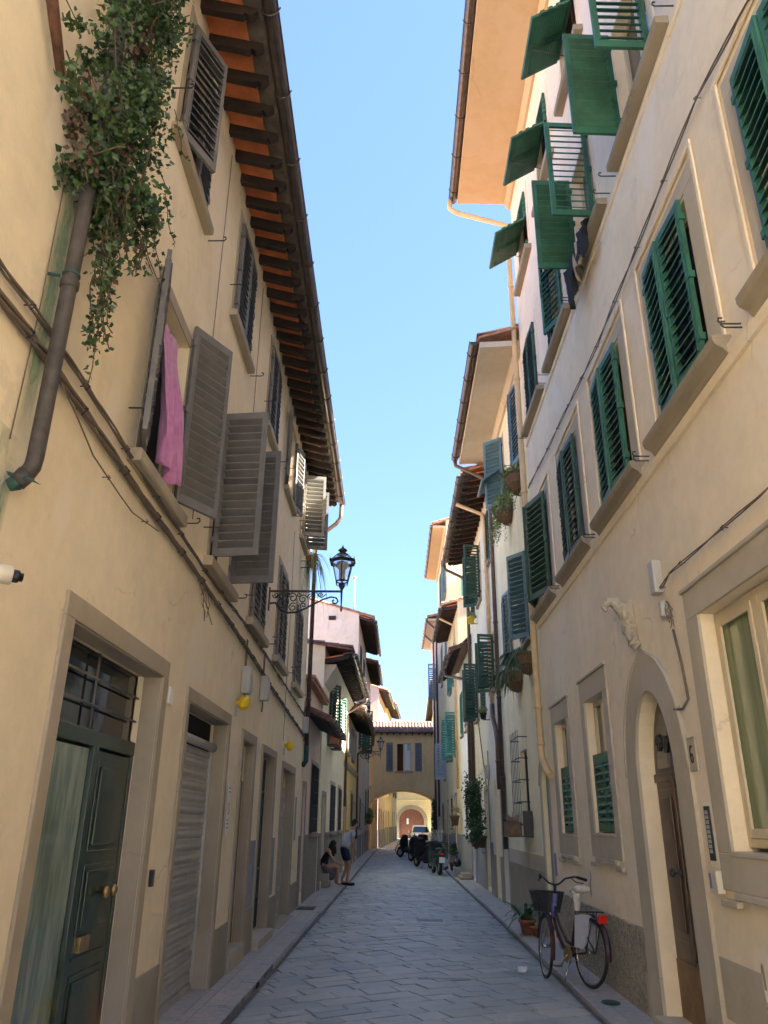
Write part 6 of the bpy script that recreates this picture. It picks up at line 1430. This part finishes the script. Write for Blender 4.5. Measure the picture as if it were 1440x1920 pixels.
# ------------------------------------------------------------------ white car
t = thing('parked_car', (1.95, 66, 0), 'small white car parked at the right beyond the bridge arch', 'car'); T = TR((1.95, 67.5, 0), 0, -1)
b = MB()
def cs(x, hw, zb, zt, zs_, tw): return [(-hw, zb), (hw, zb), (hw + .02, zs_), (tw, zt), (-tw, zt), (-hw - .02, zs_)]
secs = [(1.75, .60, .3, .62, .5, .45), (1.68, .74, .22, .75, .55, .58), (1.2, .80, .2, .88, .7, .66), (.85, .81, .2, .93, .86, .70), (.35, .81, .2, 1.40, .90, .56), (-.3, .81, .2, 1.48, .90, .58), (-1.1, .80, .2, 1.42, .90, .56), (-1.6, .76, .25, 1.0, .88, .64), (-1.75, .66, .32, .85, .7, .55)]
base = 0
for s_ in secs:
    for (y, z) in cs(*s_): b.v.append(T(s_[0], y, z))
for i in range(len(secs) - 1):
    for k in range(6): a = i * 6 + k; c = i * 6 + (k + 1) % 6; b.f.append((a, c, c + 6, a + 6)); b.m.append(0); b.sm.append(True)
for e in (0, (len(secs) - 1) * 6): b.f.append(tuple(e + k for k in range(6))); b.m.append(0); b.sm.append(False)
body = b.build('body', 'carwhite', t, bevel=.03)
b = MB(); b.poly([T(.845, -.66, .955), T(.845, .66, .955), T(.37, .53, 1.37), T(.37, -.53, 1.37)])
for s in (-1, 1): b.poly([T(.6, .79 * s, .95), T(.3, .60 * s, 1.34), T(-1.0, .61 * s, 1.36), T(-1.3, .77 * s, .95)])
b.poly([T(-1.2, -.5, 1.35), T(-1.2, .5, 1.35), T(-1.62, .62, 1.0), T(-1.62, -.62, 1.0)]); o = b.build('windscreen', 'glass', t, recalc=False); sd = o.modifiers.new('Solidify', 'SOLIDIFY'); sd.thickness = .02; sd.offset = 1
for s in (-1, 1):
    b = MB(); b.blob(T(1.66, .56 * s, .62), (.10, .06, .10)); b.build('headlight', 'chrome', t)
    b = MB(); b.blob(T(.62, .9 * s, .98), (.09, .05, .06)); b.build('mirror', 'carwhite', t)
    for x in (1.15, -1.1):
        b = MB(); b.lathe([(.24, -.09), (.29, -.08), (.29, .08), (.24, .09)], n=20, T=lambda a, q, c, x=x, s=s: T(x + a, .74 * s + c, .29 + q)); w = b.build('wheel', 'blackm', t); b = MB(); b.lathe([(.18, -.1), (.18, .1)], n=16, T=lambda a, q, c, x=x, s=s: T(x + a, .74 * s + c, .29 + q)); b.build('rim', 'chrome', w)
b = MB(); b.box(1.74, 1.77, -.25, .25, .34, .44, T); b.build('number_plate', 'whitep', t); b = MB(); b.box(1.70, 1.76, -.4, .4, .26, .33, T); b.build('grille', 'black', t)
# ------------------------------------------------------------------ people
def skin(name, J, E, mat, parent, T, sub=2, root='pelvis', sc=1):
    names = list(J); me = bpy.data.meshes.new(name); o0 = V((0, 0, 0)); q = parent
    while q is not None: o0 += q.location; q = q.parent
    me.from_pydata([T(*J[n][0]) - o0 for n in names], [(names.index(a), names.index(b)) for a, b in E], [])
    ob = bpy.data.objects.new(name, me); COL.objects.link(ob); ob.modifiers.new('Skin', 'SKIN').use_smooth_shade = True
    for i, n in enumerate(names):
        d = me.skin_vertices[0].data[i]; r = J[n][1]; d.radius = r if isinstance(r, tuple) else (r, r); d.use_root = (n == root)
    s = ob.modifiers.new('Sub', 'SUBSURF'); s.levels = s.render_levels = sub
    dg = bpy.context.evaluated_depsgraph_get(); m2 = bpy.data.meshes.new_from_object(ob.evaluated_get(dg)); ob.modifiers.clear(); ob.data = m2; m2.materials.clear(); m2.materials.append(M[mat])
    for p in m2.polygons: p.use_smooth = True
    ob.parent = parent; return ob
def chain(*n): return list(zip(n, n[1:]))
def person(o, f, J, label, top, bottom, hairf):
    t = thing('person', o, label, 'person'); T = TR(o, f[0], f[1])
    E = chain('pelvis', 'waist', 'chest', 'neck', 'headb', 'headt')
    for s in 'lr':
        E += chain('pelvis', 'hip' + s, 'knee' + s, 'ankle' + s, 'toe' + s) + chain('chest', 'sh' + s, 'el' + s, 'wr' + s, 'palm' + s)
        # five fingers
        w = V(J['wr' + s][0]); p = V(J['palm' + s][0]); d = (p - w).normalized(); side = d.cross(V((0, 1, 0))).normalized() if abs(d.y) < .9 else V((1, 0, 0))
        for k, (off, ln) in enumerate(((-.028, .055), (-.010, .07), (.010, .065), (.026, .05))):
            a = p + side * off * 1.0 + d * .02; bq = a + d * ln * .6; cq = bq + d * ln * .4 + V((.012, 0, 0))
            J['f%s%da' % (s, k)] = (tuple(a), .009); J['f%s%db' % (s, k)] = (tuple(bq), .008); J['f%s%dc' % (s, k)] = (tuple(cq), .006); E += chain('palm' + s, 'f%s%da' % (s, k), 'f%s%db' % (s, k), 'f%s%dc' % (s, k))
        a = w.lerp(p, .5) + side * -.035; J['t%sa' % s] = (tuple(a), .010); J['t%sb' % s] = (tuple(a + d * .05 - side * .012), .008); E += chain('palm' + s, 't%sa' % s, 't%sb' % s)
    skin('body', J, E, 'skin', t, T)
    Jt = {k: (J[k][0], tuple(x + top[1] for x in (J[k][1] if isinstance(J[k][1], tuple) else (J[k][1],) * 2))) for k in ('pelvis', 'waist', 'chest')}
    Et = chain('pelvis', 'waist', 'chest')
    for s in 'lr':
        a = V(J['sh' + s][0]); b_ = V(J['el' + s][0]); Jt['sh' + s] = (tuple(a), top[2]); Et += [('chest', 'sh' + s)]
        if top[3]: Jt['sl' + s] = (tuple(a.lerp(b_, top[3])), top[2] * .85); Et += [('sh' + s, 'sl' + s)]
    skin('top', Jt, Et, top[0], t, T)
    return t, T
hx = 1.0
Jm = dict(pelvis=((.0, 0, .90), (.13, .10)), waist=((.05, 0, 1.05), (.13, .09)), chest=((.17, 0, 1.27), (.15, .10)), neck=((.27, 0, 1.43), .055), headb=((.33, 0, 1.52), (.075, .085)), headt=((.35, 0, 1.61), (.07, .08)),
    hipl=((.02, .09, .84), .085), kneel=((.17, .10, .47), .058), anklel=((-.02, .09, .09), .038), toel=((.13, .10, .035), .032), hipr=((.02, -.09, .84), .085), kneer=((.12, -.11, .47), .058), ankler=((.06, -.10, .09), .038), toer=((.22, -.11, .035), .032),
    shl=((.19, .19, 1.34), .055), ell=((.10, .24, 1.08), .040), wrl=((.22, .21, .87), .027), palml=((.25, .20, .80), (.035, .018)), shr=((.19, -.19, 1.34), .055), elr=((.12, -.25, 1.08), .040), wrr=((.24, -.22, .87), .027), palmr=((.27, -.21, .80), (.035, .018)))
t, T = person((-1.46, 23.5, .09), (.86, .5), Jm, 'man in grey t-shirt and navy shorts leaning forward on the left pavement', ('tgrey', .032, .072, .5), None, 0)
Js = dict(pelvis=((.0, 0, .90), (.145, .12)), waist=((.03, 0, .99), (.14, .11)), hl=((.02, .09, .84), .10), kl=((.13, .10, .58), .088), hr=((.02, -.09, .84), .10), kr=((.09, -.11, .58), .088))
skin('shorts', Js, [('waist', 'pelvis')] + chain('pelvis', 'hl', 'kl') + chain('pelvis', 'hr', 'kr'), 'navy', t, T)
b = MB(); hc = T(.325, 0, 1.60); b.blob(hc, (.088, .088, .10), jit=.03); b.blob(T(.27, 0, 1.55), (.06, .075, .08)); b.build('hair', 'hair', t); b = MB(); b.blob(T(.39, 0, 1.475), (.04, .05, .05), jit=.05); b.build('beard', 'hair', t)
b = MB(); b.tube([T(.41, 0, 1.575), T(.437, 0, 1.545), T(.42, 0, 1.535)], [.008, .013, .008], 6); b.build('nose', 'skin', t)
b = MB()
for s in (-1, 1): b.blob(T(.405, .032 * s, 1.575), .010)
b.build('eye', 'black', t)
b = MB()
for s in (-1, 1): b.blob(T(.33, .082 * s, 1.565), (.018, .012, .03))
b.build('ear', 'skin', t)
b = MB()
for (x, y, s) in ((.05, .095, 1), (.14, -.105, 1)): b.tube([T(x - .09, y, .012), T(x + .05, y, .012), T(x + .14, y, .012)], [.03, .045, .035], 8, 0, True, None)
b.build('shoe', 'clothblk', t)
# woman sitting on the doorstep: local x forward (towards the street)
Jw = dict(pelvis=((.0, 0, .47), (.15, .12)), waist=((.06, 0, .62), (.115, .09)), chest=((.15, 0, .80), (.13, .09)), neck=((.23, 0, .93), .045), headb=((.29, 0, .99), (.07, .078)), headt=((.33, 0, 1.06), (.065, .07)),
    hipl=((.05, .09, .46), .085), kneel=((.40, .12, .52), .056), anklel=((.38, .11, .09), .034), toel=((.51, .12, .03), .028), hipr=((.05, -.09, .46), .085), kneer=((.42, -.12, .50), .056), ankler=((.42, -.12, .09), .034), toer=((.55, -.13, .03), .028),
    shl=((.16, .16, .87), .044), ell=((.27, .20, .65), .033), wrl=((.44, .12, .58), .023), palml=((.50, .08, .56), (.03, .016)), shr=((.16, -.16, .87), .044), elr=((.28, -.20, .66), .033), wrr=((.45, -.12, .57), .023), palmr=((.51, -.08, .55), (.03, .016)))
t, T = person((-2.0, 22.75, .09), (.97, .12), Jw, 'woman with long dark hair in black top and patterned skirt sitting on a doorstep', ('clothblk', .022, .046, 0), None, 0)
Jk = dict(pelvis=((.0, 0, .44), (.17, .14)), w=((.03, 0, .55), (.13, .11)), a=((.14, .1, .42), .13), b=((.28, .13, .36), .13), c=((.26, .13, .14), .11), d=((.14, -.1, .42), .13), e=((.28, -.13, .36), .13), f=((.26, -.13, .14), .11))
skin('skirt', Jk, [('w', 'pelvis')] + chain('pelvis', 'a', 'b', 'c') + chain('pelvis', 'd', 'e', 'f'), 'skirt', t, T)
b = MB(); b.blob(T(.29, 0, 1.06), (.088, .085, .09), jit=.03); b.tube([T(.25, 0, 1.05), T(.24, 0, .95), T(.27, -.02, .84), T(.31, -.03, .74)], [.07, .085, .07, .03], 10); b.tube([T(.30, -.06, 1.03), T(.34, -.08, .92), T(.36, -.08, .80)], [.035, .04, .02], 8); b.build('hair', 'hair', t)
b = MB(); b.tube([T(.38, 0, 1.04), T(.40, 0, 1.01), T(.385, 0, 1.0)], [.006, .011, .007], 6); b.build('nose', 'skin', t)
b = MB(); b.box(-2.08, -1.78, 22.3, 23.2, .09, .42); tag(b.build('doorstep', 'stone', None, bevel=.015), 'stone doorstep on the left pavement that the woman sits on', 'step')
# ------------------------------------------------------------------ small things on the ground
b = MB(); random.seed(11)
pts = [V((1.52 + .09 * math.cos(a) * random.uniform(.6, 1.2), 10.75 + .13 * math.sin(a) * random.uniform(.6, 1.2), .04 + random.uniform(0, .05))) for a in [k * .7 for k in range(9)]]; c = V((1.52, 10.75, .09))
for p, q in zip(pts, pts[1:] + pts[:1]): b.poly([c, p, q])
o = b.build('crumpled_paper', 'paper', recalc=False); sd = o.modifiers.new('Solidify', 'SOLIDIFY'); sd.thickness = .003; tag(o, 'crumpled white paper by the right kerb near the bicycle front wheel', 'paper')
def disc(x, y, z, rx, ry, mat, name, label, cat):
    b = MB(); b.lathe([(1, 0), (1, .006), (.92, .008)], n=24, T=lambda a, q, c: V((x + a * rx, y + q * ry, z + c))); b.lathe([(.7, .008), (.68, .012)], n=24, T=lambda a, q, c: V((x + a * rx, y + q * ry, z + c))); return tag(b.build(name, mat), label, cat)
disc(2.10, 8.78, .082, .09, .12, 'verdi', 'manhole_cover', 'small round greenish cover in the right pavement', 'cover')
b = MB(); b.box(-1.98, -1.62, 16.9, 17.5, .088, .094)
for k in range(7): b.box(-1.96 + k * .05, -1.94 + k * .05, 16.95, 17.45, .094, .099)
tag(b.build('drain_grate', 'iron'), 'dark rectangular drain grate in the left pavement', 'grate')
b = MB(); b.box(-1.525, -1.5, 9.55, 9.75, .0, .06); tag(b.build('drain_inlet', 'dark'), 'small dark drain inlet hole in the left kerb', 'drain')
for (x, y, sx2, sy, lb) in ((.62, 15.9, .24, .16, 'pale worn stone in the middle of the street'), (.55, 10.2, .3, .05, 'pale scraped stone nearer the viewer in the street')):
    b = MB(); b.box(x - sx2, x + sx2, y - sy, y + sy, .03, .040); tag(b.build('pale_paving_stone', 'boxgrey' if 0 else 'plinthbl', None, bevel=.004), lb, 'paving stone')
# shutter leaf standing out from the right wall in front of the bridge
# ------------------------------------------------------------------ one object per separate piece
def split_pieces(ob):
    me = ob.data; n = len(me.vertices); par = list(range(n))
    def find(a):
        while par[a] != a: par[a] = par[par[a]]; a = par[a]
        return a
    for p in me.polygons:
        v = p.vertices
        for k in v[1:]: par[find(k)] = find(v[0])
    gr = {}
    for p in me.polygons: gr.setdefault(find(p.vertices[0]), []).append(p)
    if len(gr) < 2 or len(gr) > 60: return
    for i, ps in enumerate(gr.values()):
        mp = {}; vs = []; fs = []
        for p in ps:
            f = []
            for k in p.vertices:
                if k not in mp: mp[k] = len(vs); vs.append(me.vertices[k].co.copy())
                f.append(mp[k])
            fs.append(f)
        m2 = bpy.data.meshes.new(me.name); m2.from_pydata(vs, [], fs)
        for m in me.materials: m2.materials.append(m)
        for a, p in zip(m2.polygons, ps): a.material_index = p.material_index; a.use_smooth = p.use_smooth
        if i == 0: first = m2
        else: c = ob.copy(); c.data = m2; COL.objects.link(c)
    ob.data = first
SPLIT = ('stems', 'gable', 'mudguard', 'conduit', 'plinth', 'thin_wire', 'shutter_hook', 'filled_patch', 'grey_paint_patch', 'chipped_plaster', 'door_reveal', 'transom', 'doorstep', 'door_knob', 'eye', 'ear', 'shoe', 'roughcast_plinth', 'string_course', 'fanlight_bar', 'fanlight_scroll', 'rafter_end', 'name_strip', 'lens', 'pipe_clamp', 'stay_bar', 'door_panel')
for ob in list(bpy.data.objects):
    if ob.type == 'MESH' and ob.parent and ob.name.split('.')[0] in SPLIT and not ob.children: split_pieces(ob)
# ------------------------------------------------------------------ camera, sun, sky
f_ = 1440.0; VV = V((753 - 720, -2607 - 960, f_)).normalized(); hy = lambda x: (-f_ * VV.z - (x - 720) * VV.x) / VV.y
fw = V((743 - 720, hy(743), f_)).normalized(); rt = V((fw.y * VV.z - fw.z * VV.y, fw.z * VV.x - fw.x * VV.z, fw.x * VV.y - fw.y * VV.x))
cam = bpy.data.cameras.new('camera'); co = bpy.data.objects.new('camera', cam); COL.objects.link(co)
cx_ = V((rt.x, fw.x, VV.x)); cy_ = V((rt.y, fw.y, VV.y)); cz_ = V((rt.z, fw.z, VV.z))
mt = Matrix.Identity(4)
for i in range(3): mt[i][0] = cx_[i]; mt[i][1] = -cy_[i]; mt[i][2] = -cz_[i]; mt[i][3] = (0, 0, 1.7)[i]
co.matrix_world = mt; cam.sensor_fit = 'VERTICAL'; cam.sensor_height = 36; cam.sensor_width = 27; cam.lens = 27; cam.clip_end = 3000; cam.clip_start = .05
scene.camera = co; scene.render.resolution_x = 768; scene.render.resolution_y = 1024
EL, AZ = 38.0, 92.5      # sun height and compass bearing (0 = along the street, clockwise)
sd_ = V((math.sin(R(AZ)) * math.cos(R(EL)), math.cos(R(AZ)) * math.cos(R(EL)), math.sin(R(EL))))
sl = bpy.data.lights.new('sun', 'SUN'); sl.energy = 5; sl.angle = R(.5); sl.color = (1, .94, .82); so = bpy.data.objects.new('sun', sl); COL.objects.link(so); so.rotation_euler = (-sd_).to_track_quat('-Z', 'Y').to_euler(); so.location = (0, 0, 40)
w = bpy.data.worlds.new('World'); scene.world = w; w.use_nodes = True; nt = w.node_tree; bg = nt.nodes['Background']; sk = nt.nodes.new('ShaderNodeTexSky'); sk.sky_type = 'NISHITA'; sk.sun_disc = False; sk.sun_elevation = R(EL); sk.sun_rotation = R(AZ); sk.air_density = .85; sk.dust_density = .1; sk.altitude = 1200; sk.ozone_density = 1.6
gm = nt.nodes.new('ShaderNodeGamma'); gm.inputs[1].default_value = .5; lnk(nt, sk.outputs[0], gm.inputs[0])
tn = mixc(nt, 1, gm.outputs[0], (.455, .615, .88), 'MULTIPLY'); lnk(nt, tn, bg.inputs[0]); bg.inputs[1].default_value = .09
scene.view_settings.view_transform = 'Standard'; scene.view_settings.look = 'None'; scene.view_settings.exposure = 3.62; scene.view_settings.gamma = 1
scene.render.engine = 'CYCLES'; scene.cycles.max_bounces = 12; scene.cycles.diffuse_bounces = 8
